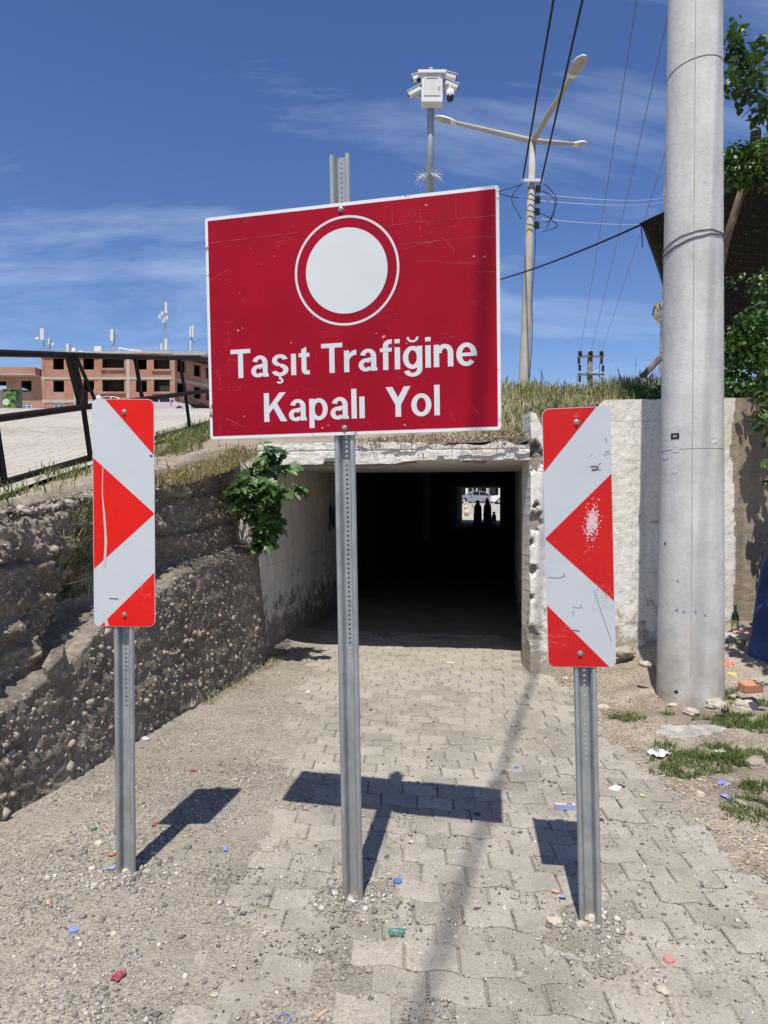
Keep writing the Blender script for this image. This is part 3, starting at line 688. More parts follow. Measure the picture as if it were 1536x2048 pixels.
# TV as wall direction faces +x (towards the passage)
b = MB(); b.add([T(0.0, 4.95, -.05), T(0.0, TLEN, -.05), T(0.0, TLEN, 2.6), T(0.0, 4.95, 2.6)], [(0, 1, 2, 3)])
b.add([T(-.4, 4.95, -.05), T(-.4, TLEN, -.05), T(-.4, TLEN, 2.6), T(-.4, 4.95, 2.6)], [(3, 2, 1, 0)]); b.build('side_wall', 'shade_dark', up)
slab('side_wall', T(TW, 5.0, 0), -TV, 4.84, lambda u: -0.05, lambda u: 2.12, lambda u, z: tw_d(u + 30, z), up, ['tunnel', 'tunnel'], 0.06, 0.05, 0.3)
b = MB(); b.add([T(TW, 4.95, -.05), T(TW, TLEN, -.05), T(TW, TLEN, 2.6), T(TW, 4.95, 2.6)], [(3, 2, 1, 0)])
b.add([T(TW + .4, 4.95, -.05), T(TW + .4, TLEN, -.05), T(TW + .4, TLEN, 2.6), T(TW + .4, 4.95, 2.6)], [(0, 1, 2, 3)]); b.build('side_wall', 'shade_dark', up)
# lintel with a broken lower arris towards the right
def lbot(u): return 1.945 + 0.012 * nz(u * 7, 1) + 0.055 * ss(1.2, 1.7, u) * (0.6 + 0.5 * fr(u * 4, 2.0, 0, 3)) + 0.02 * ss(2.2, 2.6, u)
def ltop(u): return 2.155 + 0.015 * fr(u * 5, 5.0, 0, 3) - 0.06 * ss(1.3, 2.0, u) * (0.5 + nz(u * 4, 9)) - 0.02 * ss(0.2, 0.0, u) if True else 2.15
def l_d(u, z):
    d = 0.006 * fr(u * 9, z * 14, 1.0, 5) - 0.010 * math.exp(-((z - 2.075 - 0.01 * nz(u * 5, 3)) / 0.006) ** 2)
    sp_ = ss(0.22, 0.32, fr(u * 4.5, z * 9, 8.0, 5) - 0.12 + 0.55 * ss(1.25, 2.2, u) * (1 - ss(1.99, 2.06, z)) + 0.35 * ss(1.2, 2.0, u) * ss(2.09, 2.13, z))
    return d - (0.035 + 0.03 * fr(u * 25, z * 30, 3.0, 3)) * sp_
def l_m(u, z): return 1 if l_d(u, z) < -0.022 else 0
slab('lintel', T(0, 0, 0), TU, TW, lbot, ltop, l_d, up, ['limewash_lintel', 'broken'], 0.012, 0.010, 0.35, matf=l_m)
b = MB()
bx = [T(0.0, 0.02, 1.975), T(TW, 0.02, 1.975), T(TW, 2.6, 1.965), T(0, 2.6, 1.965)]
bt = [p + Vector((0, 0, 0.14)) for p in bx]
b.add(bx + bt, [(3, 2, 1, 0), (4, 5, 6, 7), (0, 1, 5, 4), (1, 2, 6, 5), (2, 3, 7, 6), (3, 0, 4, 7)]); b.build('portal_slab', 'tunnel', up)
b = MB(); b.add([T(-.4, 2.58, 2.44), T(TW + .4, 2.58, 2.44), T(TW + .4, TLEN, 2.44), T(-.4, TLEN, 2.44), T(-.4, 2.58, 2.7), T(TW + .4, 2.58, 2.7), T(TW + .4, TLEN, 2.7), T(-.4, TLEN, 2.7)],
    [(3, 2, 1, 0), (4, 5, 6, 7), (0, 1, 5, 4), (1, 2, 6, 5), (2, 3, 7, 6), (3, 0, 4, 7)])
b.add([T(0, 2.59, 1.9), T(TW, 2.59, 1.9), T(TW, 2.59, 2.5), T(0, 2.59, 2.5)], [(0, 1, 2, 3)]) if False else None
b.build('ceiling', 'shade_dark', up)
# blue sprayed letters on the left wall
b = MB()
for u0, z0, u1, z1 in ((3.05, 1.16, 3.12, 1.52), (3.12, 1.52, 3.30, 1.20), (3.30, 1.20, 3.36, 1.50), (3.5, 1.2, 3.6, 1.48), (3.6, 1.48, 3.72, 1.2)):
    A, B_ = T(0.022, u0, z0), T(0.022, u1, z1); w_ = Vector((0, 0, 0)) + TV * 0.035
    b.add([A - w_, A + w_, B_ + w_, B_ - w_], [(0, 1, 2, 3)])
MT['blue_paint'] = M('blue_spray_paint', (0.02, 0.035, 0.17), (0.03, 0.05, 0.24), 14, 0.6, 0.3)
o = b.build('graffiti', 'blue_paint', up); o['label'] = 'blue sprayed scrawl'
# straw and soil caught on the lintel
k = 2600; u = rng.uniform(0.9, 2.68, k); q = rng.uniform(-0.03, 0.5, k)
P = np.array([T(a, c_ + 0.0, 2.13 + 0.035 * ss(1.0, 1.6, a) + 0.12 * max(0, c_) + rnd.uniform(-0.03, 0.035)) for a, c_ in zip(u, q)])
Vb, Fb = blades(P, rng.uniform(0.02, 0.05, k), 0.004, 2.2)
o = stuff(npmesh('dry_straw', Vb, Fb, 'straw')); tag(o, 'dead straw and roots caught on top of the lintel', 'straw')
# far portal wall
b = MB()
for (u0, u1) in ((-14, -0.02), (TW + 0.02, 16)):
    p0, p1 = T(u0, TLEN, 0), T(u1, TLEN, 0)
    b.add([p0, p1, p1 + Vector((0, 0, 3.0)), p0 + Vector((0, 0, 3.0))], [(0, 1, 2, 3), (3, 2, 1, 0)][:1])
o = b.build('far_wall', 'shade_dark', up)

# ------------------------------------------------------------------ right wing wall
ww = thing('wing_wall', 'limewashed concrete wing wall with broken corner right of the underpass', 'wall', (2.6, 6.65, 0))
WO = Vector((1.348, 6.58, 0)); WU = Vector((1, 0.04, 0)).normalized()
def w_top(u): return pw(u, [(0, 2.42), (0.05, 2.40), (0.11, 2.28), (0.28, 2.22), (0.45, 2.24), (0.62, 2.42), (0.72, 2.53), (2.2, 2.56), (8, 2.6)]) + 0.012 * nz(u * 9, 3)
PITS = [(0.055, 1.99, .10), (0.03, 2.08, .07), (0.05, 1.40, .085), (0.01, 1.2, .04), (0.04, 0.95, .05), (0.02, .7, .03), (0.03, .35, .07), (0.06, 1.55, .03)]
def w_d(u, z):
    d = 0.005 * fr(u * 1.2, z * 1.2, 4.4, 4) + 0.004 * fr(u * 16, z * 16, 1.4, 3)
    if u < 0.35:
        for pu, pz, r_ in PITS:
            q = math.hypot(u - pu, (z - pz) * 0.8) / r_ + 0.5 * nz(u * 22, z * 22)
            d -= 0.05 * (1 - ss(0.7, 1.1, q))
    return d
def w_m(u, z):
    if u > 1.98 + 0.05 * nz(z * 2.2, 4) - 0.03 * z + 0.02 * nz(z * 9, 2): return 2
    return 1 if (u < 0.35 and w_d(u, z) < -0.035) else 0
slab('wall_panel', WO, WU, 7.0, lambda u: -0.1 + 0.0 * u, w_top, w_d, ww, ['limewash', 'broken', 'beige'], 0.016, 0.02, 0.34, left=lambda z: 0.008 * fr(z * 4, 1, 0, 3) + 0.003 * fr(z * 24, 2, 0, 2) + 0.010, matf=w_m)

# ================================================================== signs
def rounded(w, h, r, n=5, cx=0.0, cz=0.0):
    pts = []
    for sx, sz, a0 in ((1, -1, -90), (1, 1, 0), (-1, 1, 90), (-1, -1, 180)):
        for i in range(n + 1):
            a = R(a0 + 90 * i / n); pts.append((cx + sx * (w / 2 - r) + r * math.cos(a), cz + sz * (h / 2 - r) + r * math.sin(a)))
    return pts
def clip(poly, a, b_):
    """keep the part of a convex polygon left of a->b"""
    out = []
    sd_ = lambda p: (b_[0] - a[0]) * (p[1] - a[1]) - (b_[1] - a[1]) * (p[0] - a[0])
    for i, p in enumerate(poly):
        q = poly[(i + 1) % len(poly)]; sp_, sq = sd_(p), sd_(q)
        if sp_ >= 0: out.append(p)
        if (sp_ >= 0) != (sq >= 0):
            t = sp_ / (sp_ - sq); out.append((p[0] + t * (q[0] - p[0]), p[1] + t * (q[1] - p[1])))
    return out
def channel_post(root, height, h0, h1, bury=0.15):
    """hat-section steel post: two rolled flanges and a recessed, perforated web; local coordinates, front is -y"""
    prof = [(-.0405, .006), (-.041, -.006), (-.036, -.0125), (-.027, -.0125), (-.0215, -.006), (-.0165, .018), (-.0135, .021)]
    b = MB(); th = 0.0032
    for s_ in (1, -1):
        pr = [(s_ * x, y) for x, y in prof]
        z0, z1 = -bury, height
        k = len(pr)
        # thicken
        out = []
        for i, (x, y) in enumerate(pr):
            a = pr[max(i - 1, 0)]; c_ = pr[min(i + 1, k - 1)]
            tx, ty = c_[0] - a[0], c_[1] - a[1]; L = math.hypot(tx, ty)
            out.append((x - s_ * -ty / L * -th, y + s_ * -tx / L * -th))
        ring = pr + out[::-1]
        if s_ < 0: ring = ring[::-1]
        kk = len(ring)
        vs = [(x, y, z0) for x, y in ring] + [(x, y, z1) for x, y in ring]
        fs = [(i, (i + 1) % kk, kk + (i + 1) % kk, kk + i) for i in range(kk)]
        fs += [tuple(kk + i for i in range(kk))]
        b.add(vs, fs)
    hw = 0.0137; sp_ = 0.0185; hr = 0.0042; y = 0.0212
    def web(z0, z1): b.box((0, y + 0.0015, (z0 + z1) / 2), (hw * 2, 0.003, z1 - z0))
    nh = int((h1 - h0) / sp_); h1 = h0 + nh * sp_
    web(-bury, h0)
    if h1 < height: web(h1, height)
    for i in range(nh):
        zc = h0 + (i + 0.5) * sp_
        for yy, fl in ((y, False), (y + 0.003, True)):
            outer = [(-hw, -sp_ / 2), (0, -sp_ / 2), (hw, -sp_ / 2), (hw, 0), (hw, sp_ / 2), (0, sp_ / 2), (-hw, sp_ / 2), (-hw, 0)]
            inner = [(hr * math.cos(R(225 + 45 * q)), hr * math.sin(R(225 + 45 * q))) for q in range(8)]
            vs = [(x, yy, zc + z) for x, z in outer] + [(x, yy, zc + z) for x, z in inner]
            fs = [(q, (q + 1) % 8, 8 + (q + 1) % 8, 8 + q) for q in range(8)]
            if fl: fs = [f_[::-1] for f_ in fs]
            b.add(vs, fs)
    return b.build('post', 'galv', root)
def bolt(root, x, z, y):
    b = MB(); rt = Matrix.Rotation(R(90), 3, 'X')
    b.lathe([(0.0105, -0.001), (0.0105, 0.002), (0.0065, 0.0025), (0.0065, 0.008), (0.003, 0.0095)], (x, y, z), 10, mat=rt)
    return b.build('bolt', 'bolt', root)

# --- the big closed-road sign
pc = POSTS['c']
sg = thing('road_sign', 'large crimson closed-road sign with white disc on central steel post', 'sign', (pc.x, pc.y, 0), world=False, rot=(R(1.3), R(-0.62), R(-13.5)))
channel_post(sg, 2.925, 0.95, 2.92)
SW, SH, SZ = 1.166, 0.884, 2.294
off = 0.022       # panel centre sits a little left/right of the post
b = MB(); b.prism(rounded(SW, SH, 0.012, 3, off, SZ), -0.0215, -0.0125); panel = b.build('panel', 'signedge', sg)
YF = -0.0223
b = MB(); b.prism(rounded(SW - 0.024, SH - 0.026, 0.004, 2, off, SZ), YF, -0.0205); b.build('red_face', 'crimson', panel)
def uv(u, v): return (off - SW / 2 + u * SW, SZ + SH / 2 - v * SH)
cx_, cz_ = uv(0.502, 0.292)
b = MB(); b.prism([(cx_ + 0.1625 * math.cos(2 * math.pi * i / 64), cz_ + 0.1625 * math.sin(2 * math.pi * i / 64)) for i in range(64)], YF - 0.0008, YF + 0.0008); b.build('white_disc', 'signwhite', panel)
b = MB(); N_ = 72
vs = []
for rr, yy in ((0.208, YF - 0.0008), (0.199, YF - 0.0008), (0.208, YF + 0.0008), (0.199, YF + 0.0008)):
    vs += [(cx_ + rr * math.cos(2 * math.pi * i / N_), yy, cz_ + rr * math.sin(2 * math.pi * i / N_)) for i in range(N_)]
fs = []
for i in range(N_):
    j = (i + 1) % N_
    fs += [(i, N_ + i, N_ + j, j), (i, j, 2 * N_ + j, 2 * N_ + i), (N_ + j, N_ + i, 3 * N_ + i, 3 * N_ + j)]
b.add(vs, fs); b.build('white_ring', 'signwhite', panel)
# ---- lettering: heavy grotesque drawn from bars and bowls, in units of the cap height
def rect(x0, y0, x1, y1): return [[(x0, y0), (x1, y0), (x1, y1), (x0, y1)]]
def bowl(cx, cy, ro, ri, a0=0, a1=360, k=26):
    out = []
    for i in range(k):
        a, c_ = R(a0 + (a1 - a0) * i / k), R(a0 + (a1 - a0) * (i + 1) / k)
        out.append([(cx + ri[0] * math.cos(a), cy + ri[1] * math.sin(a)), (cx + ro[0] * math.cos(a), cy + ro[1] * math.sin(a)), (cx + ro[0] * math.cos(c_), cy + ro[1] * math.sin(c_)), (cx + ri[0] * math.cos(c_), cy + ri[1] * math.sin(c_))])
    return out
def gl_s(): return [bowl(.32, .535, (.28, .21), (.105, .085), 10, 262), bowl(.32, .20, (.305, .215), (.12, .09), -168, 82), [[(.10, .45), (.33, .335), (.50, .285), (.56, .33), (.33, .42), (.17, .48)]]]
GLY = {
 'T': (.74, [rect(0, .85, .74, 1), rect(.28, 0, .465, .85)]),
 'a': (.64, [rect(.425, .0, .605, .50), rect(.58, 0, .64, .10), bowl(.325, .48, (.28, .265), (.10, .14), 0, 166), bowl(.255, .205, (.255, .22), (.085, .095), 40, 330), [[(.25, .325), (.43, .335), (.43, .455), (.25, .425)]]]),
 's': (.63, gl_s()),
 'ş': (.63, gl_s() + [rect(.28, -.12, .36, 0), bowl(.31, -.17, (.13, .10), (.05, .035), -160, 90)]),
 'ı': (.18, [rect(0, 0, .18, .73)]),
 'i': (.18, [rect(0, 0, .18, .73), rect(0, .86, .18, 1.0)]),
 't': (.40, [[[(.10, .19), (.28, .19), (.28, .94), (.10, .86)]], rect(0, .60, .39, .73), bowl(.285, .19, (.185, .195), (.005, .05), 180, 272), rect(.285, -.004, .395, .138)]),
 'r': (.43, [rect(0, 0, .18, .73), bowl(.42, .36, (.32, .378), (.24, .205), 88, 180)]),
 'f': (.40, [rect(.10, 0, .28, .80), bowl(.36, .80, (.26, .205), (.08, .065), 90, 180), rect(.36, .865, .41, 1.005), rect(0, .60, .40, .73)]),
 'ğ': (.65, [bowl(.32, .365, (.32, .38), (.145, .24)), rect(.47, 0, .645, .73), bowl(.33, .0, (.315, .27), (.14, .14), 198, 360), bowl(.33, 1.04, (.20, .18), (.125, .115), 180, 360)]),
 'n': (.64, [rect(0, 0, .18, .73), bowl(.36, .45, (.28, .295), (.10, .15), 0, 180), rect(.46, 0, .64, .45)]),
 'e': (.66, [bowl(.33, .365, (.33, .38), (.15, .24), 0, 318), rect(.13, .305, .66, .42)]),
 'K': (.84, [rect(0, 0, .19, 1), [[(.19, .29), (.81, 1), (.57, 1), (.19, .53)]], [[(.61, 0), (.845, 0), (.47, .65), (.335, .49)]]]),
 'p': (.66, [rect(0, -.27, .18, .73), bowl(.34, .365, (.32, .38), (.145, .24))]),
 'l': (.18, [rect(0, 0, .18, 1)]),
 'Y': (.84, [[[(0, 1), (.225, 1), (.42, .64), (.515, .40), (.325, .40)]], [[(.615, 1), (.84, 1), (.515, .40), (.325, .40), (.42, .64)]], rect(.325, 0, .515, .40)]),
 'o': (.67, [bowl(.335, .365, (.335, .38), (.155, .24))]),
 ' ': (.22, [])}
KERN = {'Ta': -.07, 'Tr': -.04, 'Yo': -.08, 'ra': -.02, 'Ka': -.03}
def lettering(text, u0, u1, vbase, cap, gap=0.095):
    x = 0; places = []
    for i_, ch in enumerate(text): places.append((ch, x)); x += GLY[ch][0] + gap + KERN.get(text[i_:i_ + 2], 0)
    tot = x - gap; xa, zb = uv(u0, vbase); xb, _ = uv(u1, vbase); kx = (xb - xa) / tot
    for ch, x0 in places:
        if not GLY[ch][1]: continue
        b = MB()
        for q, piece in enumerate(GLY[ch][1]):
            y = YF - 0.0007 - 0.00016 * q
            for poly in piece: b.add([(xa + (x0 + px) * kx, y, zb + pz * cap) for px, pz in poly], [tuple(range(len(poly)))])
        o = b.build('letter', 'signwhite', panel); stuff(o) if False else None
lettering('Taşıt Trafiğine', 0.084, 0.926, 0.728, 0.1135)
lettering('Kapalı  Yol', 0.203, 0.806, 0.930, 0.1135)
# seams between strips of sheeting, chips and gouges
def stroke(mb, u0, v0, u1, v1, w, y=YF - 0.0006):
    (x0, z0), (x1, z1) = uv(u0, v0), uv(u1, v1); d = Vector((x1 - x0, z1 - z0)).normalized() * (w / 2)
    mb.add([(x0 + d.y, y, z0 - d.x), (x1 + d.y, y, z1 - d.x), (x1 - d.y, y, z1 + d.x), (x0 - d.y, y, z0 + d.x)], [(0, 1, 2, 3)])
SEAMS = ((0.012, 0.115, 0.34, 0.108, 0.0025), (0.62, 0.118, 0.985, 0.122, 0.002), (0.66, 0.02, 0.66, 0.118, 0.0018), (0.865, 0.02, 0.865, 0.118, 0.0018))
MT['seam'] = M('sheeting_seam', (0.5, 0.06, 0.09), (0.22, 0.004, 0.018), 20, 0.5)
for q in SEAMS:
    b = MB(); stroke(b, *q); b.build('sheeting_seam', 'seam', panel)
b = MB()
for (u, v, r_) in ((0.625, 0.585, .008), (0.645, 0.605, .005), (0.60, 0.57, .004), (0.92, 0.28, .005), (0.114, 0.515, .006), (0.13, 0.505, .004), (0.69, 0.965, .007), (0.41, 0.965, .005), (0.43, 0.955, .004), (0.25, 0.20, .003), (0.305, 0.585, .004), (0.13, 0.9, .004), (0.77, 0.05, .006), (0.955, 0.285, .004), (0.385, 0.48, .003), (0.70, 0.62, .003)):
    x, z = uv(u, v); k = 7
    b.add([(x + r_ * rnd.uniform(.5, 1.2) * math.cos(6.283 * i / k), YF - 0.0005, z + r_ * rnd.uniform(.4, 1) * math.sin(6.283 * i / k)) for i in range(k)], [tuple(range(k))])
MT['chip'] = M('chipped_sheeting', (0.62, 0.33, 0.34), (0.55, 0.16, 0.19), 60, 0.7); MT['scratch'] = M('scratched_sheeting', (0.42, 0.08, 0.11), (0.5, 0.18, 0.2), 60, 0.7)
o = b.build('chips', 'chip', panel); stuff(o); b = MB()
for (a, c_, d_, e, w) in ((0.012, .28, .08, .24, .0018), (0.62, .60, .69, .655, .0022), (.68, .20, .985, .205, .0012), (.66, .23, .8, .20, .0012), (.70, .27, .93, .31, .0012), (.82, .19, .86, .25, .0012), (.86, .155, .90, .10, .0012), (.75, .17, .78, .21, .0014), (.02, .47, .10, .475, .001), (.14, .11, .17, .16, .001), (.36, .07, .37, .12, .0015), (.385, .075, .395, .115, .0012), (.93, .345, .985, .35, .0014), (.76, .635, .86, .60, .001), (.25, .83, .36, .79, .001), (.06, .905, .13, .95, .002), (.08, .93, .11, .955, .0016), (.57, .43, .60, .47, .001), (.12, .34, .14, .40, .001), (.03, .77, .05, .775, .0016), (.9, .88, .93, .93, .0013), (.83, .9, .86, .97, .0012), (.5, .90, .58, .965, .001)):
    k_ = 7; pts_ = [(a + (d_ - a) * t / k_ + .004 * nz(t * .9, a * 50), c_ + (e - c_) * t / k_ + .006 * nz(t * .8, c_ * 50 + 9)) for t in range(k_ + 1)]
    for q in range(k_):
        if rnd.random() < .8: stroke(b, *pts_[q], *pts_[q + 1], w * .62 * rnd.uniform(.5, 1.2), YF - 0.0004)
o = b.build('scratches', 'scratch', panel); stuff(o)
for u, v in ((0.487, 0.028), (0.487, 0.968)):
    x, z = uv(u, v); bolt(sg, x, z, YF)

# --- chevron hazard boards
def chevron(key, label, rot, cz, dy, w, h, mirror, mats, height, h0, cx=0.0):
    p = POSTS[key]
    root = thing('hazard_board', label, 'sign', (p.x, p.y, 0), group='red and white hazard boards on steel posts', world=False, rot=rot)
    channel_post(root, height, h0, height - 0.01)
    z0 = cz - h / 2
    shape = rounded(w, h, 0.026, 5, cx, cz)
    b = MB(); b.prism(shape, -0.0165, -0.0128); bd = b.build('board', mats[0], root)
    sgn = -1 if mirror else 1
    def pt(u, v): return (cx + sgn * (u - 0.5) * w, cz + h / 2 - v * h)
    face = rounded(w - 0.004, h - 0.004, 0.024, 5, cx, cz)
    def stripe(lines):
        q = face
        for (a, c_) in lines:
            a, c_ = pt(*a), pt(*c_)
            if mirror: a, c_ = c_, a
            q = clip(q, a, c_)
        b = MB(); b.prism(q, -0.0173, -0.016); return b.build('red_stripe', mats[1], bd)
    # left-hand board: bands point right
    stripe([((0.17, -0.01), (1.0, 0.245))])
    stripe([((1.0, 0.5), (0.0, 0.255)), ((0.0, 0.745), (1.0, 0.5))])
    stripe([((1.0, 0.757), (0.07, 1.005))])
    return root, bd, pt
def inv(l_): return [(c_, a) for a, c_ in l_]
lb, lbd, lpt = chevron('l', 'bright red and white hazard board pointing right, left of the big sign', (R(1.2), R(0.35), R(1.0)), 1.545, 0, 0.2535, 0.945, False, ('boardwhite', 'red'), 1.98, 0.72, 0.008)
x, z = lpt(0.52, 0.055); bolt(lb, x, z, -0.0173); x, z = lpt(0.5, 0.945); bolt(lb, x, z, -0.0173)
# long tear in the sheeting of the left board
b = MB(); tp = [(0.165, 0.30), (0.16, 0.36), (0.155, 0.42), (0.18, 0.5), (0.20, 0.58), (0.205, 0.63), (0.19, 0.69), (0.175, 0.735)]
vs = []
for i, (u, v) in enumerate(tp):
    wd = [0.012, .012, .014, .028, .034, .038, .038, .03][i]
    xa, z = lpt(u - wd / 2, v); xb, _ = lpt(u + wd / 2, v); vs += [(xa, -0.0179, z), (xb, -0.0179, z)]
b.add(vs, [(2 * i + 2, 2 * i + 3, 2 * i + 1, 2 * i) for i in range(len(tp) - 1)])
o = b.build('sheeting_tear', 'tear', lbd); o['label'] = 'long pale vertical tear'
b = MB(); xa, z = lpt(0.16, 0.955)
b.add([(xa, -.0179, z), (xa + .012, -.0179, z - .004), (xa + .022, -.0179, z - .04), (xa + .006, -.0179, z - .04)], [(3, 2, 1, 0)][::1])
b.build('sheeting_tear', 'tear', lbd)
rb, rbd, rpt = chevron('r', 'scuffed red and white hazard board pointing left, right of the big sign', (R(1.2), R(-1.65), R(-9.0)), 1.462, 0, 0.2435, 0.955, True, ('boardwhite_dull', 'red_dull'), 1.89, 0.62, -0.012)
x, z = rpt(0.5, 0.055); bolt(rb, x, z, -0.0173); x, z = rpt(0.52, 0.945); bolt(rb, x, z, -0.0173)
b = MB(); x, z = rpt(0.30, 0.44)
for i in range(420):
    a, rr = rnd.uniform(0, 6.283), min(1.12, abs(rnd.gauss(0, 0.55))); px_, pz_ = 0.03 * rr * math.cos(a), 0.082 * rr * math.sin(a); px_ -= pz_ * 0.12 * -1; r_ = rnd.uniform(.0022, .0055) * (1.15 - .6 * rr); k = 6
    b.add([(x + px_ + r_ * rnd.uniform(.6, 1.2) * math.cos(1.047 * q), -0.0176 - i * 2e-6, z + pz_ + r_ * rnd.uniform(.6, 1.3) * math.sin(1.047 * q)) for q in range(k)], [tuple(range(k))])
o = stuff(b.build('scuff_mark', 'scuff', rbd)); o['label'] = 'pale pink patch where the red is rubbed away'
# pen marks on the right board
b = MB()
def pen(pts, w=0.0022):
    for (a, c_), (d_, e) in zip(pts, pts[1:]):
        (x0, z0), (x1, z1) = rpt(a, c_), rpt(d_, e); d = Vector((x1 - x0, z1 - z0)); 
        if d.length < 1e-6: continue
        d = d.normalized() * (w / 2)
        b.add([(x0 + d.y, -.0177, z0 - d.x), (x1 + d.y, -.0177, z1 - d.x), (x1 - d.y, -.0177, z1 + d.x), (x0 - d.y, -.0177, z0 + d.x)], [(0, 1, 2, 3)])
pen([(0.31, 0.228), (0.20, 0.228), (0.20, 0.238), (0.29, 0.24)], .004); pen([(0.19, 0.222), (0.16, 0.215)]); pen([(0.3, 0.243), (0.14, 0.24)], .0014)
pen([(0.97, 0.65), (0.80, 0.653), (0.72, 0.645), (0.74, 0.635)], .0016); pen([(0.62, 0.765), (0.52, 0.77), (0.48, 0.765), (0.5, 0.757)], .0012); pen([(0.62, 0.78), (0.6, 0.80)], .0012)
pen([(0.10, 0.175), (0.03, 0.172)], .0018); pen([(0.12, 0.185), (0.02, 0.182)], .0014); pen([(0.08, .12), (0.07, .14)], .0018); pen([(0.3, 0.70), (0.06, 0.9)], .0010); pen([(0.62, 0.855), (0.52, 0.86)], .003)
MT['pen'] = M('dark_marker', (0.05, 0.05, 0.05), (0.1, 0.1, 0.1), 30, 0.7)
o = b.build('pen_marks', 'pen', rbd); stuff(o)
b = MB(); 
def penl(pts, w):
    for (a, c_), (d_, e) in zip(pts, pts[1:]):
        (x0, z0), (x1, z1) = lpt(a, c_), lpt(d_, e); d = Vector((x1 - x0, z1 - z0)).normalized() * (w / 2)
        b.add([(x0 + d.y, -.0172, z0 - d.x), (x1 + d.y, -.0172, z1 - d.x), (x1 - d.y, -.0172, z1 + d.x), (x0 - d.y, -.0172, z0 + d.x)], [(0, 1, 2, 3)])
penl([(0.25, 0.875), (0.40, 0.877)], .004); penl([(0.93, 0.245), (0.97, 0.25)], .008)
o = b.build('pen_marks', 'pen', lbd); stuff(o)

# ================================================================== poles and cables
cp = thing('utility_pole', 'massive pale grey concrete utility pole in front of the wing wall', 'utility pole', POLE)
def prad(z): return 0.250 - 0.0095 * z
b = MB(); zs_ = [-0.25, 0.0, 0.02] + list(np.arange(0.3, 11.2, 0.3))
b.lathe([(prad(z), z) for z in zs_], (POLE.x, POLE.y, POLE.z), 48); b.build('shaft', 'pole', cp, smooth=True)
MT['seamline'] = M('mould_seam', (0.33, 0.29, 0.23), (0.42, 0.40, 0.37), 6, 0.9)
def pole_pt(a, z, off=0.0): r_ = prad(z) + off; return Vector((POLE.x + r_ * math.sin(a), POLE.y - r_ * math.cos(a), POLE.z + z))
seam_a = math.atan2(-POLE.x, POLE.y) + 0.02
b = MB(); b.tube([pole_pt(seam_a, z, -0.002 + 0.0006 * nz(z * 9, 1)) for z in np.arange(0.25, 9.4, 0.08)], 0.0042, 6); b.build('mould_seam', 'seamline', cp)
for z, wv, rr in ((4.93, 0.02, 0.0035), (2.0, 0.0, 0.0025)):
    b = MB(); b.tube([pole_pt(a, z - 0.02 + 0.035 * math.sin(a * 1.0 + 0.6) * (1 if wv else 0.1), 0.0) for a in np.linspace(-math.pi, math.pi, 50)], rr, 6); b.build('joint_ring' if not wv else 'wire_band', 'seamline' if not wv else 'wire', cp)
for zz, ph, rr in ((3.62 - 0.07, 0.3, 0.0055), (3.62 - 0.05, 0.9, 0.004)):
    b = MB(); b.tube([pole_pt(a, zz + 0.055 * math.sin(a + ph + seam_a * -1) + 0.008 * nz(a * 3, ph), rr * 0.8) for a in np.linspace(-math.pi, math.pi, 60)], rr, 6); b.build('wire_band', 'wire', cp)
b = MB(); a0 = seam_a - 0.55
cs = [pole_pt(a0 + da, 1.96 + dz + 0.12, 0.004) for da, dz in ((-.14, -.022), (.14, -.022), (.14, .022), (-.14, .022))]
b.add(cs + [p + (p - POLE).normalized() * 0 - Vector((0, -0.012, 0)) for p in cs], [(0, 1, 2, 3), (0, 4, 5, 1), (1, 5, 6, 2), (2, 6, 7, 3), (3, 7, 4, 0)])
b.build('number_plate', 'black', cp)
b = MB(); cs = [pole_pt(a0 + da, 1.96 + dz + 0.12, 0.006) for da, dz in ((-.07, -.010), (.07, -.010), (.07, .008), (-.07, .008))]; b.add(cs, [(0, 1, 2, 3)]); b.build('plate_print', 'seamline', cp)
# paint dabs and sticker rests on the shaft
MT['dab'] = M('pale_sticker_rest', (0.62, 0.62, 0.61), (0.54, 0.54, 0.53), 40, 0.8); MT['bluedab'] = M('faded_blue_paint', (0.16, 0.24, 0.42), (0.3, 0.36, 0.46), 60, 0.8)
for da, z, rr, mt in ((-.55, 1.98, .034, 'dab'), (.72, 2.04, .042, 'dab'), (-.95, 1.93, .036, 'dab'), (-.57, 1.82, .030, 'dab'), (-.42, .75, .013, 'bluedab'), (-.22, .74, .011, 'bluedab'), (.12, .745, .013, 'bluedab'), (.40, .72, .012, 'bluedab'), (-.4, .97, .010, 'bluedab'), (-.9, 1.25, .013, 'black'), (-.42, .12, .016, 'black')):
    b = MB(); k = 12
    b.add([pole_pt(seam_a + da + rr / 0.24 * math.cos(6.283 * i / k) * rnd.uniform(.75, 1.1), z + rr * math.sin(6.283 * i / k) * rnd.uniform(.5, 1), 0.0022) for i in range(k)], [tuple(range(k))]); b.build('paint_dab', mt, cp)
b = MB(); b.box((POLE.x, POLE.y - 0.16, 10.05), (1.95, 0.10, 0.12)); b.build('crossarm', 'pole_old', cp, bevel=0.008)
for x in (-0.9, -0.3, 0.6, 0.9):
    b = MB(); b.lathe([(0.03, 0), (0.055, 0.02), (0.03, 0.05), (0.055, 0.07), (0.03, 0.1), (0.035, 0.14)], (POLE.x + x, POLE.y - 0.16, 10.11), 10); b.build('insulator', 'porcelain', cp)

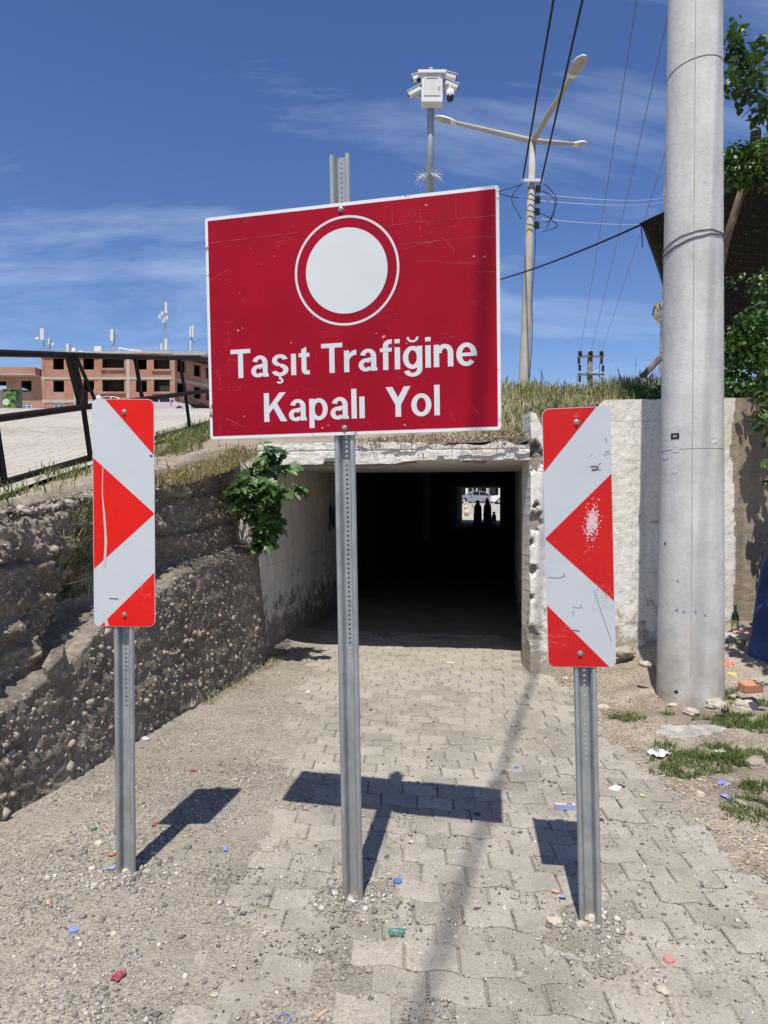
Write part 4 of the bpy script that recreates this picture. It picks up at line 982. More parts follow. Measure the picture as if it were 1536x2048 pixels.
def cable(pts, r_, mat, label, sag=0.0, n=24, cat='cable', name='cable', group=None):
    pts = [Vector(p) for p in pts]; out = []
    for a, c_ in zip(pts, pts[1:]):
        for i in range(n): t = i / n; p = a.lerp(c_, t); p.z -= sag * 4 * t * (1 - t); out.append(p)
    out.append(pts[-1])
    b = MB(); b.tube(out, r_, 6); o = b.build(name, mat, None, smooth=True)
    return tag(o, label, cat, group)
A = Vector((1.57, 5.58, 10.2))
g0, g1 = on_ground(1056, 1385), on_ground(838, 2030)
dr = Vector((g1.x - g0.x, g1.y - g0.y, 0)).normalized()
H_ = 10.2; off_ = Vector((SUN.x / SUN.z * H_, SUN.y / SUN.z * H_, H_))
c0 = g0 + off_; c1 = c0 + dr * 16
t_ = (A.y - c0.y) / (-dr.y) if dr.y else 0
cA = c0 - dr * t_
cable([cA, c0, c1], 0.0195, 'cable', 'thick overhead cable whose blurred shadow crosses the paving', 0.0)
# ---- lamp pole with three arms
LD = 18.0; lp0 = at(1048, 760, LD); lpt_ = at(1066, 282, LD)
lampp = thing('street_lamp', 'tall slim concrete lamp pole with three lamp arms behind the grass', 'street lamp', (lp0.x, lp0.y, 2.9))
b = MB(); base = lp0 + (lp0 - lpt_) * 0.22; b.tube([base, lp0, lp0.lerp(lpt_, .5), lpt_], [0.155, 0.135, 0.105, 0.075], 14); b.build('pole', 'pole_old', lampp, smooth=True)
for (dx_, dy_, zz) in ((0.49, -2.1, 11.12), (-2.06, 0.63, 11.45), (1.50, 1.42, 11.25)):
    e = Vector((lpt_.x + dx_, lpt_.y + dy_, zz)); d = (e - lpt_).normalized()
    b = MB(); b.tube([lpt_ - d * 0.02, lpt_.lerp(e, 0.5) , e - d * 0.22], [0.075, 0.066, 0.05], 8); arm = b.build('arm', 'pole_old', lampp)
    # lamp head: a flattened teardrop, white above, glass below
    x = d.cross(Vector((0, 0, 1))).normalized(); upv = x.cross(d).normalized()
    V_ = []; Fs = []; nr, ns = 9, 12
    for i in range(nr):
        t = i / (nr - 1); w_ = 0.19 * math.sin(math.pi * min(1, 0.06 + t * 0.92)) ** 0.6 * (0.55 + 0.45 * t) + 0.02; h_ = w_ * 0.62
        c_ = e - d * 0.25 + d * (t * 0.66)
        for j in range(ns):
            a = 2 * math.pi * j / ns; hz = h_ * (0.75 if math.sin(a) > 0 else 0.6)
            V_.append(c_ + x * w_ * math.cos(a) + upv * hz * math.sin(a))
    Fs = [(i * ns + j, i * ns + (j + 1) % ns, (i + 1) * ns + (j + 1) % ns, (i + 1) * ns + j) for i in range(nr - 1) for j in range(ns)] + [tuple(range(ns))[::-1], tuple(range((nr - 1) * ns, nr * ns))]
    b = MB(); b.add(V_, Fs); b.m = [1 if (q < (nr - 1) * ns and q % ns >= ns // 2 and q // ns >= 2) else 0 for q in range(len(Fs))]
    b.build('lamp_head', ['white', 'diffuser'], arm, smooth=True)
def lpole(t): return lpt_.lerp(lp0, t)
c_ = lpole((365 - 282) / 478)
b = MB(); b.box(c_ + Vector((0.0, -0.12, 0)), (0.55, 0.07, 0.075)); b.build('crossbar', 'palewire', lampp)
for i, py in enumerate((380, 402, 425, 452)):
    q = lpole((py - 282) / 478)
    b = MB(); b.tube([q + Vector((-.12, -.12, .02)), q + Vector((0, -.15, -.02)), q + Vector((.13, -.1, -.05))], 0.012, 6)
    cl = b.build('clamp', 'black', lampp)
    b = MB(); b.box(q + Vector((0.15, -.12, -0.02)), (0.10, 0.08, 0.16), 0.5); b.build('connector', 'black', cl)
def curl(p, dx_, dz_, k): return [p + Vector((dx_ * math.sin(t * 3.0) * (1 + .3 * math.sin(t * 5 + k)), -0.12, dz_ * t)) for t in np.linspace(0, 1, 14)]
for i, (py, ox, dx_, dz_) in enumerate(((370, -.25, -.22, -.9), (372, .3, .32, -1.1), (385, .25, .45, -.8), (430, .2, .5, -.45), (372, -.25, -.5, -.35))):
    q = lpole((py - 282) / 478) + Vector((ox, 0, 0)); b = MB(); b.tube(curl(q, dx_, dz_, i), 0.011, 5); b.build('loose_wire', 'cable', lampp)
b = MB(); b.tube([lpole(t) + Vector((0.10 + 0.03 * t + 0.02 * math.sin(t * 17), -0.12, 0)) for t in np.linspace(0.2, 1.1, 26)], 0.010, 5); b.build('loose_wire', 'cable', lampp)
q0 = lpole((360 - 282) / 478)
def over(px0, py0, D0, px1, py1, H1, extra=1.9):
    a = at(px0, py0, D0); X, Y = (px1 - CX) / F, -(py1 - CY) / F
    d = Vector((X, math.cos(PITCH) + Y * math.sin(PITCH), -math.sin(PITCH) + Y * math.cos(PITCH)))
    e = Vector((0, 0, EYE)) + d * ((H1 - EYE) / d.z)
    return a, e, a + (e - a) * extra
a, e, z_ = over(1045, 362, LD, 1107, 0, 9.9); cable([a, e, z_], 0.022, 'cable', 'left one of two black cables running overhead from the lamp pole')
a, e, z_ = over(1081, 368, LD, 1165, 0, 9.9); cable([a, e, z_], 0.022, 'cable', 'right one of two black cables running overhead from the lamp pole')
# ---- far distribution pole
TD = 45.0; tp = at(1180, 712, TD)
dp = thing('distribution_pole', 'far wooden power pole with two crossarms and brown insulators above the grass', 'utility pole', (tp.x, tp.y, 2.9))
MT['timber'] = M('weathered_timber', (0.16, 0.135, 0.115), (0.22, 0.19, 0.165), 5, 0.9)
b = MB(); b.tube([(tp.x, tp.y, 2.5), (tp.x, tp.y, tp.z + 0.25)], [0.19, 0.16], 10); b.build('pole', 'timber', dp, smooth=True)
za, zb_ = at(1180, 714, TD).z, at(1180, 750, TD).z
INS = []
for zc in (za, zb_):
    b = MB(); b.box((tp.x, tp.y - 0.2, zc), (1.66, 0.12, 0.11)); b.build('crossarm', 'timber', dp)
for px in (1158.5, 1180, 1201):
    q = at(px, 713, TD); b = MB()
    b.lathe([(0.06, 0), (0.16, 0.05), (0.09, 0.09), (0.17, 0.14), (0.09, 0.19), (0.15, 0.24), (0.05, 0.28)], (q.x, tp.y - 0.2, za + 0.05), 10); b.build('insulator', 'porcelain', dp); INS.append(Vector((q.x, tp.y - 0.2, za + 0.3)))
for px, z0 in ((1155, za - 0.1), (1200, za - 0.1), (1157, zb_ + 0.6), (1203, zb_ + 0.55), (1157, zb_ - 0.1)):
    q = at(px, 730, TD); b = MB(); k = [(0.05, 0.0)]
    for i in range(4): k += [(0.12, -0.1 * i - 0.04), (0.05, -0.1 * i - 0.1)]
    b.lathe(k[::-1], (q.x, tp.y - 0.3, z0), 8); b.build('insulator', 'porcelain', dp)
for s_ in (-1, 1):
    b = MB(); b.tube([Vector((tp.x + s_ * 0.75 * math.cos(t * 1.5), tp.y - 0.32, za - 0.1 - 0.95 * math.sin(t * 1.5))) for t in np.linspace(0, 1, 10)], 0.018, 5); b.build('jumper_wire', 'palewire', dp)
for i, (px1, lab) in enumerate(((1268, 'thin grey wire rising from the far power pole, leftmost of three'), (1335, 'thin grey wire rising from the far power pole, middle of three'), (1415, 'thin grey wire rising from the far power pole, rightmost of three'))):
    X, Y = (px1 - CX) / F, -(0 - CY) / F
    d = Vector((X, math.cos(PITCH) + Y * math.sin(PITCH), -math.sin(PITCH) + Y * math.cos(PITCH)))
    e = Vector((0, 0, EYE)) + d * ((INS[i].z - EYE) / d.z)
    cable([INS[i], INS[i] + (e - INS[i]) * 1.7], 0.0085, 'wire', lab, 0.35, 40)
# ---- camera pole
KD = 16.0; k0, k1 = at(857, 640, KD), at(862, 142, KD)
cpz = thing('camera_pole', 'steel surveillance pole with white cabinet and cameras above the big sign', 'camera pole', (k0.x, k0.y, 2.8))
b = MB(); b.tube([k0 + (k0 - k1) * 0.9, k0, k0.lerp(k1, 0.45)], [0.095, 0.088, 0.086], 14); b.tube([k0.lerp(k1, 0.45), k1], [0.086, 0.078], 14); b.tube([k1, k1 + Vector((0, 0, 0.05))], [0.082, 0.06], 14); b.build('pole', 'galv', cpz, smooth=True)
q = at(862, 194, KD)
b = MB(); b.box((q.x, q.y - 0.22, q.z), (0.46, 0.26, 0.60)); cab = b.build('cabinet', 'white', cpz, bevel=0.01)
b = MB(); b.box((q.x, q.y - 0.357, q.z + 0.04), (0.37, 0.012, 0.42)); dr_ = b.build('door', 'offwhite', cab, bevel=0.004)
b = MB(); b.box((q.x + 0.145, q.y - 0.37, q.z - 0.02), (0.014, 0.014, 0.07)); b.build('handle', 'black', cab)
b = MB(); b.box((q.x, q.y - 0.366, q.z + 0.2), (0.26, 0.006, 0.008)); b.build('vent', 'black', cab)
b = MB(); b.box((q.x, q.y - 0.22, q.z + 0.335), (0.62, 0.36, 0.07)); b.build('hood', 'white', cpz, bevel=0.01)
for px, py, s_, tilt in ((838, 168, -1, .12), (896, 167, 1, .12), (829, 197, -1, .35), (900, 184, 1, .25)):
    w_ = at(px, py, KD); w_.y -= 0.25
    b = MB(); mt = Matrix.Rotation(s_ * 0.25, 3, 'Z') @ Matrix.Rotation(s_ * tilt, 3, 'Y'); b.box(w_, (0.30, 0.13, 0.11), mat=mt); bc = b.build('camera', 'white', cpz, bevel=0.02)
    b = MB(); b.box(w_ + Vector((0, 0, 0.066)), (0.36, 0.16, 0.015), mat=mt); b.build('sun_hood', 'offwhite', bc)
    b = MB(); b.lathe([(0.045, -0.01), (0.045, 0.02)], w_ + mt @ Vector((s_ * 0.15, -0.02, -0.01)), 12, mat=Matrix.Rotation(s_ * math.pi / 2, 3, 'Y')); b.build('lens', 'lens', bc)
    b = MB(); b.bar(w_ + Vector((0, 0.05, -0.05)), Vector((q.x + s_ * 0.2, q.y - 0.15, w_.z - 0.06)), 0.05); b.build('bracket', 'offwhite', bc)
w_ = at(898, 208, KD); w_.y -= 0.3
b = MB(); b.lathe([(0.03, 0.16), (0.085, 0.13), (0.09, 0.02), (0.088, 0.0)][::-1], w_, 16); dm_ = b.build('dome_camera', 'white', cpz, smooth=True)
b = MB(); b.lathe([(0.02, -0.12), (0.06, -0.10), (0.083, -0.04), (0.086, 0.0)], w_, 16); b.build('dome', 'lens', dm_, smooth=True)
b = MB(); b.tube([w_ + Vector((0, 0, 0.15)), w_ + Vector((0, 0, 0.2)), Vector((q.x + 0.2, q.y - 0.2, w_.z + 0.22))], 0.03, 8); b.build('bracket', 'white', dm_)
b = MB(); b.lathe([(0.05, 0), (0.05, .02)], at(836, 177, KD) + Vector((0, -.3, 0)), 12, mat=Matrix.Rotation(R(90), 3, 'X')); b.build('lens', 'lens', cpz)
q = at(858, 352, KD)
for i in range(14):
    a = 6.283 * i / 14; d = Vector((math.cos(a), math.sin(a), 0))
    for s_ in (1, -1):
        b = MB(); b.tube([q + d * 0.08 + Vector((0, 0, 0.02)), q + d * 0.2 + Vector((0, 0, 0.03 * s_)), q + d * 0.33 + Vector((0, 0, 0.10 * s_ - 0.06))], [0.008, 0.008, 0.003], 5); b.build('spike', 'palewire', cpz)
# ---- thin pale service wires crossing to the right
for i, (py0, py1, lab) in enumerate(((388, 392, 'upper of the pale wire pair strung right from the lamp pole'), (401, 400, 'lower of the pale wire pair strung right from the lamp pole'), (437, 440, 'pale single wire strung right from the lamp pole, below the pair'))):
    cable([at(1072, py0, LD), at(1345, py1, 58)], 0.012, 'palewire', lab, 0.25)

# ================================================================== minaret behind the pole
MD = 60.0; mp_ = at(1352, 700, MD)
mn = thing('minaret', 'cream stone minaret half hidden behind the concrete utility pole', 'minaret', (mp_.x, mp_.y, 2.5))
m, n, l, bb = newmat('cut_stone'); v = posn(n, l)
br = n.new('ShaderNodeTexBrick'); br.inputs['Scale'].default_value = 1.0; br.inputs['Brick Width'].default_value = 0.9; br.inputs['Row Height'].default_value = 0.36; br.inputs['Mortar Size'].default_value = 0.02
br.inputs['Color1'].default_value = (0.55, 0.49, 0.39, 1); br.inputs['Color2'].default_value = (0.49, 0.435, 0.345, 1); br.inputs['Mortar'].default_value = (0.25, 0.22, 0.18, 1)
g = n.new('ShaderNodeNewGeometry'); s = n.new('ShaderNodeSeparateXYZ'); l.new(g.outputs['Position'], s.inputs[0]); cbn = n.new('ShaderNodeCombineXYZ'); l.new(s.outputs['X'], cbn.inputs[0]); l.new(s.outputs['Z'], cbn.inputs[1]); l.new(cbn.outputs[0], br.inputs['Vector'])
l.new(br.outputs['Color'], bb.inputs['Base Color']); bb.inputs['Roughness'].default_value = 0.9
MT['cutstone'] = m
def mz(py): return at(1352, py, MD).z
pxm = MD / F
b = MB(); b.lathe([(31 * pxm, 2.5), (31 * pxm, mz(745)), (30 * pxm, mz(640))], (mp_.x, mp_.y, 0), 12); b.lathe([(27 * pxm, mz(607)), (25.5 * pxm, mz(390))], (mp_.x, mp_.y, 0), 12); b.build('shaft', 'cutstone', mn)
b = MB(); b.lathe([(30 * pxm, mz(645)), (42 * pxm, mz(632)), (44 * pxm, mz(630)), (44 * pxm, mz(608)), (41 * pxm, mz(608)), (41 * pxm, mz(628)), (26 * pxm, mz(628))], (mp_.x, mp_.y, 0), 12); bal = b.build('balcony', 'cutstone', mn)
for i in range(12):
    a = 2 * math.pi * (i + .5) / 12
    for z_, o_ in ((mz(615), -.3), (mz(615), .3), (mz(622.5), 0), (mz(622.5), .55), (mz(622.5), -.55)):
        d = Vector((math.cos(a), math.sin(a), 0)); t = Vector((-d.y, d.x, 0)); p = Vector((mp_.x, mp_.y, z_)) + d * (44 * pxm * math.cos(math.pi / 12) + 0.01) + t * o_
        b = MB(); b.lathe([(0.10, 0), (0.10, 0.02)], p, 8, mat=d.to_track_quat('Z', 'Y').to_matrix()); b.build('pierced_hole', 'shade_dark', bal)  # dark discs paint the shade inside the holes
b = MB(); b.lathe([(27 * pxm, mz(392)), (24 * pxm, mz(360)), (14 * pxm, mz(300)), (0.05, mz(210))], (mp_.x, mp_.y, 0), 12); b.build('cone_roof', 'cutstone', mn)

# ================================================================== railing on the left
fb0 = Vector((-3.19, 5.9, 0)); 
def fx(y): return -3.19 + 0.031 * (y - 5.9)
def fz(y, k): return 1.725 + 0.19 * (y - 5.9) + (0.0, 0.545, 1.095)[k]
def fpt(y, k, dz=0.0): return Vector((fx(y) - (0.0, 0.06, 0.13)[k], y, fz(y, k) + dz))
rl = thing('railing', 'dark brown tubular steel railing along the uphill road on the left', 'railing', (fx(8), 8, zf(8)))
YE = 15.2
for k, r_ in ((2, 0.033), (1, 0.034)):
    b = MB(); b.tube([fpt(y, k) for y in (0.5, 4, 8, 12, YE)], r_, 10); b.build('rail', 'fence', rl, smooth=True)
b = MB(); b.bar(fpt(0.5, 0, -0.01), fpt(YE, 0, -0.01), 0.06, 0.085); b.bar(fpt(0.5, 0, -0.055) + Vector((.06, 0, 0)), fpt(YE, 0, -0.055) + Vector((.06, 0, 0)), 0.012, 0.03); b.build('bottom_rail', 'fence', rl)
for i, y in enumerate((2.7, 4.3, 5.97, 7.6, 9.3, 11.1, 13.0, 15.0)):
    big_ = (i == 3)
    b = MB(); top_ = fpt(y - (0.1 if not big_ else 0.18), 2) if i != 2 else fpt(y - 0.12, 1)
    b.bar(fpt(y, 0, -0.25), fpt(y, 0), 0.045); b.bar(fpt(y, 0), fpt(y - 0.03, 1), 0.042); b.bar(fpt(y - 0.03, 1), top_, 0.075 if big_ else 0.042)
    if big_: b.box(fpt(y - 0.06, 1) + Vector((0, 0, 0.09)), (0.09, 0.09, 0.2))
    b.build('post', 'fence', rl)
b = MB(); b.bar(fpt(7.55, 2), fpt(8.15, 1, -0.3) + Vector((0.02, 0, 0)), 0.028); b.build('brace', 'fence', rl)
MT['kerb'] = M('pale_kerb_concrete', (0.42, 0.40, 0.36), (0.5, 0.47, 0.42), 6, 0.9, bs=30)
b = MB(); b.bar(Vector((fx(0) + 0.02, 0.5, fz(0.5, 0) - 0.15)), Vector((fx(YE) + 0.02, YE, fz(YE, 0) - 0.15)), 0.16, 0.10); o = b.build('kerb', 'kerb'); struct(o)

# ================================================================== unfinished brick building on the hill
BD = 95.0; PXM = BD / F
def bx_(px): return (px - CX) * PXM
def bz_(py): return at(768, py, BD).z
m, n, l, bb = newmat('hollow_brickwork')
g = n.new('ShaderNodeNewGeometry'); s = n.new('ShaderNodeSeparateXYZ'); l.new(g.outputs['Position'], s.inputs[0])
a_ = n.new('ShaderNodeMath'); l.new(s.outputs['X'], a_.inputs[0]); l.new(s.outputs['Y'], a_.inputs[1])
cbn = n.new('ShaderNodeCombineXYZ'); l.new(a_.outputs[0], cbn.inputs[0]); l.new(s.outputs['Z'], cbn.inputs[1])
br = n.new('ShaderNodeTexBrick'); l.new(cbn.outputs[0], br.inputs['Vector']); br.inputs['Scale'].default_value = 1.0; br.inputs['Brick Width'].default_value = 0.42; br.inputs['Row Height'].default_value = 0.23; br.inputs['Mortar Size'].default_value = 0.018
br.inputs['Color1'].default_value = (0.38, 0.155, 0.095, 1); br.inputs['Color2'].default_value = (0.30, 0.12, 0.075, 1); br.inputs['Mortar'].default_value = (0.36, 0.25, 0.19, 1)
v = posn(n, l)
c = mixc(n, l, ramp(n, l, noi(n, l, v, 0.5, 6), [(0.42, 0), (0.68, 0.7)]), br.outputs['Color'], (0.40, 0.27, 0.20))
l.new(c, bb.inputs['Base Color']); bb.inputs['Roughness'].default_value = 0.95
MT['brick'] = m
MT['grayconc'] = M('raw_grey_concrete', (0.36, 0.32, 0.265), (0.45, 0.40, 0.34), 0.8, 0.95)
MT['room_shade'] = M('shade_dark_room_walls', (0.045, 0.038, 0.034), (0.07, 0.06, 0.05), 1, 0.95)  # wall colour darkened to carry the shade inside the open rooms
bl = thing('brick_building', 'unfinished three-storey red brick building with open window holes on the hilltop', 'building', (bx_(240), BD, bz_(850)))
def facade(name, x0, x1, z0, z1, holes, y, parent, mats=('brick',), depth=0.3, P_=None):
    """wall face with real openings; holes (xa, xb, za, zb)"""
    P_ = P_ or (lambda x, d, z: Vector((x, y + d, z)))
    xs_ = sorted(set([x0, x1] + [h[0] for h in holes] + [h[1] for h in holes])); zs2 = sorted(set([z0, z1] + [h[2] for h in holes] + [h[3] for h in holes]))
    b = MB()
    for xa, xb in zip(xs_, xs_[1:]):
        for za_, zb2 in zip(zs2, zs2[1:]):
            xm, zm = (xa + xb) / 2, (za_ + zb2) / 2
            if any(h[0] < xm < h[1] and h[2] < zm < h[3] for h in holes): continue
            b.add([P_(xa, 0, za_), P_(xb, 0, za_), P_(xb, 0, zb2), P_(xa, 0, zb2)], [(0, 1, 2, 3)])
    for xa, xb, za_, zb2 in holes:
        q = [(xa, za_), (xb, za_), (xb, zb2), (xa, zb2)]
        for i in range(4):
            (p0, q0_), (p1, q1_) = q[i], q[(i + 1) % 4]
            b.add([P_(p0, 0, q0_), P_(p0, depth, q0_), P_(p1, depth, q1_), P_(p1, 0, q1_)], [(0, 1, 2, 3)])
    return b.build(name, list(mats), parent)
F0, F1, F2, F3 = bz_(850), bz_(803), bz_(757), bz_(711)      # floor levels
wins = []
for xa, xb in ((108, 130), (168, 190), (273, 295)):
    for ya, yb in ((739, 716), (784, 761)): wins.append((bx_(xa), bx_(xb), bz_(ya), bz_(yb)))
bal_ = [(bx_(206), bx_(250), bz_(739), bz_(714)), (bx_(206), bx_(250), bz_(786), bz_(759)), (bx_(308), bx_(341), bz_(741), bz_(714)), (bx_(308), bx_(341), bz_(786), bz_(759))]
gw = [(bx_(a), bx_(c_), bz_(822), bz_(806)) for a, c_ in ((108, 130), (168, 190), (273, 295))]
facade('front_wall', bx_(86), bx_(345), F0 - 2, bz_(707), wins + bal_ + gw, BD, bl)
# low wing to the left
wl_ = [(bx_(-6), bx_(15), bz_(784), bz_(762)), (bx_(44), bx_(65), bz_(784), bz_(761)), (bx_(44), bx_(65), bz_(822), bz_(806)), (bx_(-40), bx_(-20), bz_(784), bz_(762))]
facade('wing_wall_face', bx_(-90), bx_(86) - 0.01, F0 - 2, bz_(752), wl_, BD, bl)
b = MB(); x0_, x1_ = bx_(-90), bx_(82); b.box(((x0_ + x1_) / 2, BD - 0.2, bz_(745)), (x1_ - x0_, 2.2, 0.95)); b.build('parapet', 'brick', bl)
b = MB(); b.box(((x0_ + x1_) / 2, BD - 0.25, bz_(752.5)), (x1_ - x0_ + .2, 2.5, 0.16)); b.build('slab_edge', 'grayconc', bl)
b = MB(); b.box(((x0_ + x1_) / 2, BD + 4, bz_(750)), (x1_ - x0_, 8.0, 0.3)); b.build('wing_roof', 'grayconc', bl)
# concrete bands of the floor slabs
for py, th in ((757, 0.42), (803, 0.5)):
    b = MB(); b.box(((bx_(86) + bx_(345)) / 2, BD - 0.04, bz_(py - 0.5)), (bx_(345) - bx_(86), 0.06, th * 0.8)); b.build('floor_band', 'grayconc', bl)
# columns
for px in (86, 150, 200, 255, 303, 345):
    b = MB(); b.box((bx_(px) + 0.2, BD - 0.03, (F0 + F3) / 2), (0.45, 0.05, F3 - F0)); b.build('column', 'grayconc' if px in (150, 255) else 'brick', bl)
# interior: floors, roof, back and cross walls
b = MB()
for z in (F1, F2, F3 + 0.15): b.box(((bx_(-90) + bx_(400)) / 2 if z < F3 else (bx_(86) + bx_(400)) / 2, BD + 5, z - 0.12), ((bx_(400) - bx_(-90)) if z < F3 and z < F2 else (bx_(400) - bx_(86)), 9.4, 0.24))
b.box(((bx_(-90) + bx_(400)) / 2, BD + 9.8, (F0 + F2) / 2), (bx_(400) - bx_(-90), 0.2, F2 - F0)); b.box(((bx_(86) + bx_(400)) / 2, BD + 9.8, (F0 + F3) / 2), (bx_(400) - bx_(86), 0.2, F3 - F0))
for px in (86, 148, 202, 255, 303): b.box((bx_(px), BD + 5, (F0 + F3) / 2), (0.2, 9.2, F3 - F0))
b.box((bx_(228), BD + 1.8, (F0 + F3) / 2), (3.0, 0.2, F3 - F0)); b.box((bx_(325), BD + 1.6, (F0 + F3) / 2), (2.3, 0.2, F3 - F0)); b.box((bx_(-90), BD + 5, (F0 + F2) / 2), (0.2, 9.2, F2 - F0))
b.build('room_walls', 'room_shade', bl)
b = MB(); b.box((bx_(86) + 0.1, BD + 5, (F2 + bz_(707)) / 2), (0.2, 10, bz_(707) - F2)); b.build('gable_wall', 'brick', bl)
for (xa, xb, za_, zb2) in bal_:
    b = MB(); b.box(((xa + xb) / 2, BD - 0.10, za_ + 0.02), (xb - xa + 0.3, 0.25, 0.28)); b.build('balcony_sill', 'brick', bl)
# right wing turned away
ca, sa = math.cos(R(62)), math.sin(R(62)); X0 = bx_(345)
PW_ = lambda x, d, z: Vector((X0 + x * ca - d * sa, BD + x * sa + d * ca, z))
hol = [(1.0, 2.6, bz_(741), bz_(716)), (1.0, 2.6, bz_(787), bz_(763)), (4.2, 5.6, bz_(742), bz_(718)), (4.2, 5.6, bz_(788), bz_(764)), (6.6, 8.6, bz_(742), bz_(718)), (6.6, 8.6, bz_(788), bz_(764)), (1.0, 2.4, bz_(824), bz_(808))]
facade('side_wall', 0, 9.2, F0 - 2, bz_(709), hol, 0, bl, P_=PW_)
b = MB()
for z in (F1, F2): 
    q = [PW_(0, -0.04, z - .2), PW_(9.2, -0.04, z - .2), PW_(9.2, -0.04, z + .2), PW_(0, -0.04, z + .2)]; b.add(q, [(0, 1, 2, 3)])
b.build('floor_band', 'grayconc', bl)
b = MB(); e = PW_(9.2, 0, 0); b.box((e.x + 0.7, e.y + 0.4, (F0 + F3) / 2), (0.8, 0.8, F3 - F0)); b.build('column', 'grayconc', bl)
b = MB(); b.box((bx_(368), BD + 4.5, bz_(708)), (bx_(412) - bx_(320), 9.6, 0.3)); b.box((bx_(215), BD + 4.6, bz_(706)), (bx_(345) - bx_(86) + .5, 10, 0.28)); b.build('roof_slab', 'grayconc', bl)
b = MB(); b.box((bx_(392), BD + 9.2, (F0 + F3) / 2), (2.4, 0.3, F3 - F0)); b.build('rear_wall', 'brick', bl)
# white ground-floor windows
MT['frame'] = M('white_window_frame', (0.7, 0.71, 0.72), None, 3, 0.5); MT['glass'] = M('window_glass', (0.10, 0.14, 0.19), (0.2, 0.26, 0.33), 0.9, 0.08, 0.7)
for (xa, xb, za_, zb2) in gw + [wl_[2]]:
    b = MB(); t_ = 0.10
    b.box(((xa + xb) / 2, BD + 0.12, zb2 - t_ / 2), (xb - xa, 0.08, t_)); b.box(((xa + xb) / 2, BD + 0.12, za_ + t_ / 2), (xb - xa, 0.08, t_)); b.box((xa + t_ / 2, BD + 0.12, (za_ + zb2) / 2), (t_, 0.08, zb2 - za_ - 2 * t_)); b.box((xb - t_ / 2, BD + 0.12, (za_ + zb2) / 2), (t_, 0.08, zb2 - za_ - 2 * t_))
    b.box(((xa + xb) / 2, BD + 0.12, (za_ + zb2) / 2), (t_ * 0.8, 0.08, zb2 - za_ - 2 * t_)); b.box(((xa + xb) / 2, BD + 0.115, (za_ + zb2) / 2 + .25), (xb - xa - 2 * t_, 0.06, t_ * .7))
    wf = b.build('window', 'frame', bl)
    b = MB(); b.add([(xa, BD + 0.15, za_), (xb, BD + 0.15, za_), (xb, BD + 0.15, zb2), (xa, BD + 0.15, zb2)], [(0, 1, 2, 3)]); b.build('pane', 'glass', wf)
# ---- roof clutter, each a thing of its own
RZ = bz_(706) + 0.14
def antenna(px, ytop, ybot, label, panels, brace=True, extra=()):
    y = BD + 3.0; s_ = (BD + 3.0) / F
    X = (px - CX) * s_
    Z = lambda py: at(768, py, BD + 3.0).z
    root = thing('antenna_mast', label, 'antenna', (X, y, RZ), group='phone antennas on the brick building roof')
    b = MB(); b.tube([(X, y, RZ), (X, y, Z(ytop))], 0.07, 8); b.build('mast', 'galv', root)
    if brace:
        for d in (-1.2, 1.2):
            b = MB(); b.tube([(X + d, y + .3, RZ), (X, y, RZ + (Z(ytop) - RZ) * 0.55)], 0.04, 6); b.build('brace', 'galv', root)
    for (pa, pb, ya, yb) in panels:
        b = MB(); b.box(((pa + pb) / 2 * s_ - CX * s_, y - 0.25, (Z(ya) + Z(yb)) / 2), ((pb - pa) * s_, 0.22, Z(ya) - Z(yb))); b.build('panel_antenna', 'offwhite', root, bevel=0.03)
    for (ppx, ppy, r_) in extra:
        q = Vector(((ppx - CX) * s_, y - 0.3, Z(ppy))); b = MB(); b.lathe([(0.02, 0.14), (r_ * s_ * .6, .09), (r_ * s_, 0.0), (r_ * s_ * .97, -.02)], q, 14, mat=Matrix.Rotation(R(80), 3, 'X')); b.build('dish', 'offwhite', root, smooth=True)
    return root
antenna(90, 668, 705, 'phone mast with white panel and round dish at the left end of the brick roof', [(85, 93, 658, 681)], True, [(79, 679, 4)])
antenna(231, 658, 705, 'phone mast with cream panel in the middle of the brick roof', [(224.5, 231, 660, 683)])
r_ = antenna(332, 602, 705, 'tallest phone mast with stacked panels and radio boxes on the brick roof', [(333, 338, 606, 628), (332, 338, 679, 702), (324, 328, 688, 702)])
s_ = (BD + 3) / F
for ppx, ppy in ((323, 634), (328, 628), (333, 640), (337, 636), (330, 643)):
    q = Vector(((ppx - CX) * s_, BD + 2.8, at(768, ppy, BD + 3).z)); b = MB(); b.box(q, (0.32, 0.28, 0.5)); b.build('radio_box', 'offwhite', r_)
antenna(385, 645, 708, 'phone mast with twin cream panels at the right end of the brick roof', [(381.5, 385, 654, 675), (386, 390, 652, 675), (382, 385.5, 682, 703)])
antenna(103, 676, 705, 'short thin mast with small boxes near the left end of the brick roof', [(101, 104, 677, 690), (108, 113, 687, 692)])
def tank(px, py, w, h, label, name='water_tank', cat='tank', mat='white'):
    s_ = (BD + 3) / F; q = Vector(((px - CX) * s_, BD + 3, RZ)); b = MB()
    if name == 'water_tank':
        rr = w * s_ / 2; b.lathe([(rr * .9, 0), (rr, .1), (rr, h * s_ * .75), (rr * .8, h * s_ * .92), (rr * .25, h * s_)], q, 16)
    else: b.box(q + Vector((0, 0, h * s_ / 2)), (w * s_, 0.9, h * s_))
    o = b.build(name, mat, None, smooth=(name == 'water_tank')); return tag(o, label, cat)
tank(140, 690, 5, 24, 'thin cream chimney on the left half of the brick roof', 'chimney', 'chimney', 'offwhite')
tank(150, 694, 9, 17, 'small round white water tank beside the cream chimney on the roof')
tank(166, 700, 16, 11, 'wide low white water tank left of centre on the brick roof')
tank(200, 693, 14, 19, 'square white box on the roof left of the middle phone mast', 'equipment_cabinet', 'cabinet', 'white')
tank(180, 700, 10, 10, 'small white water tank beside the square white roof box')
tank(300, 701, 9, 9, 'small cream water tank left of the tallest phone mast', mat='offwhite')
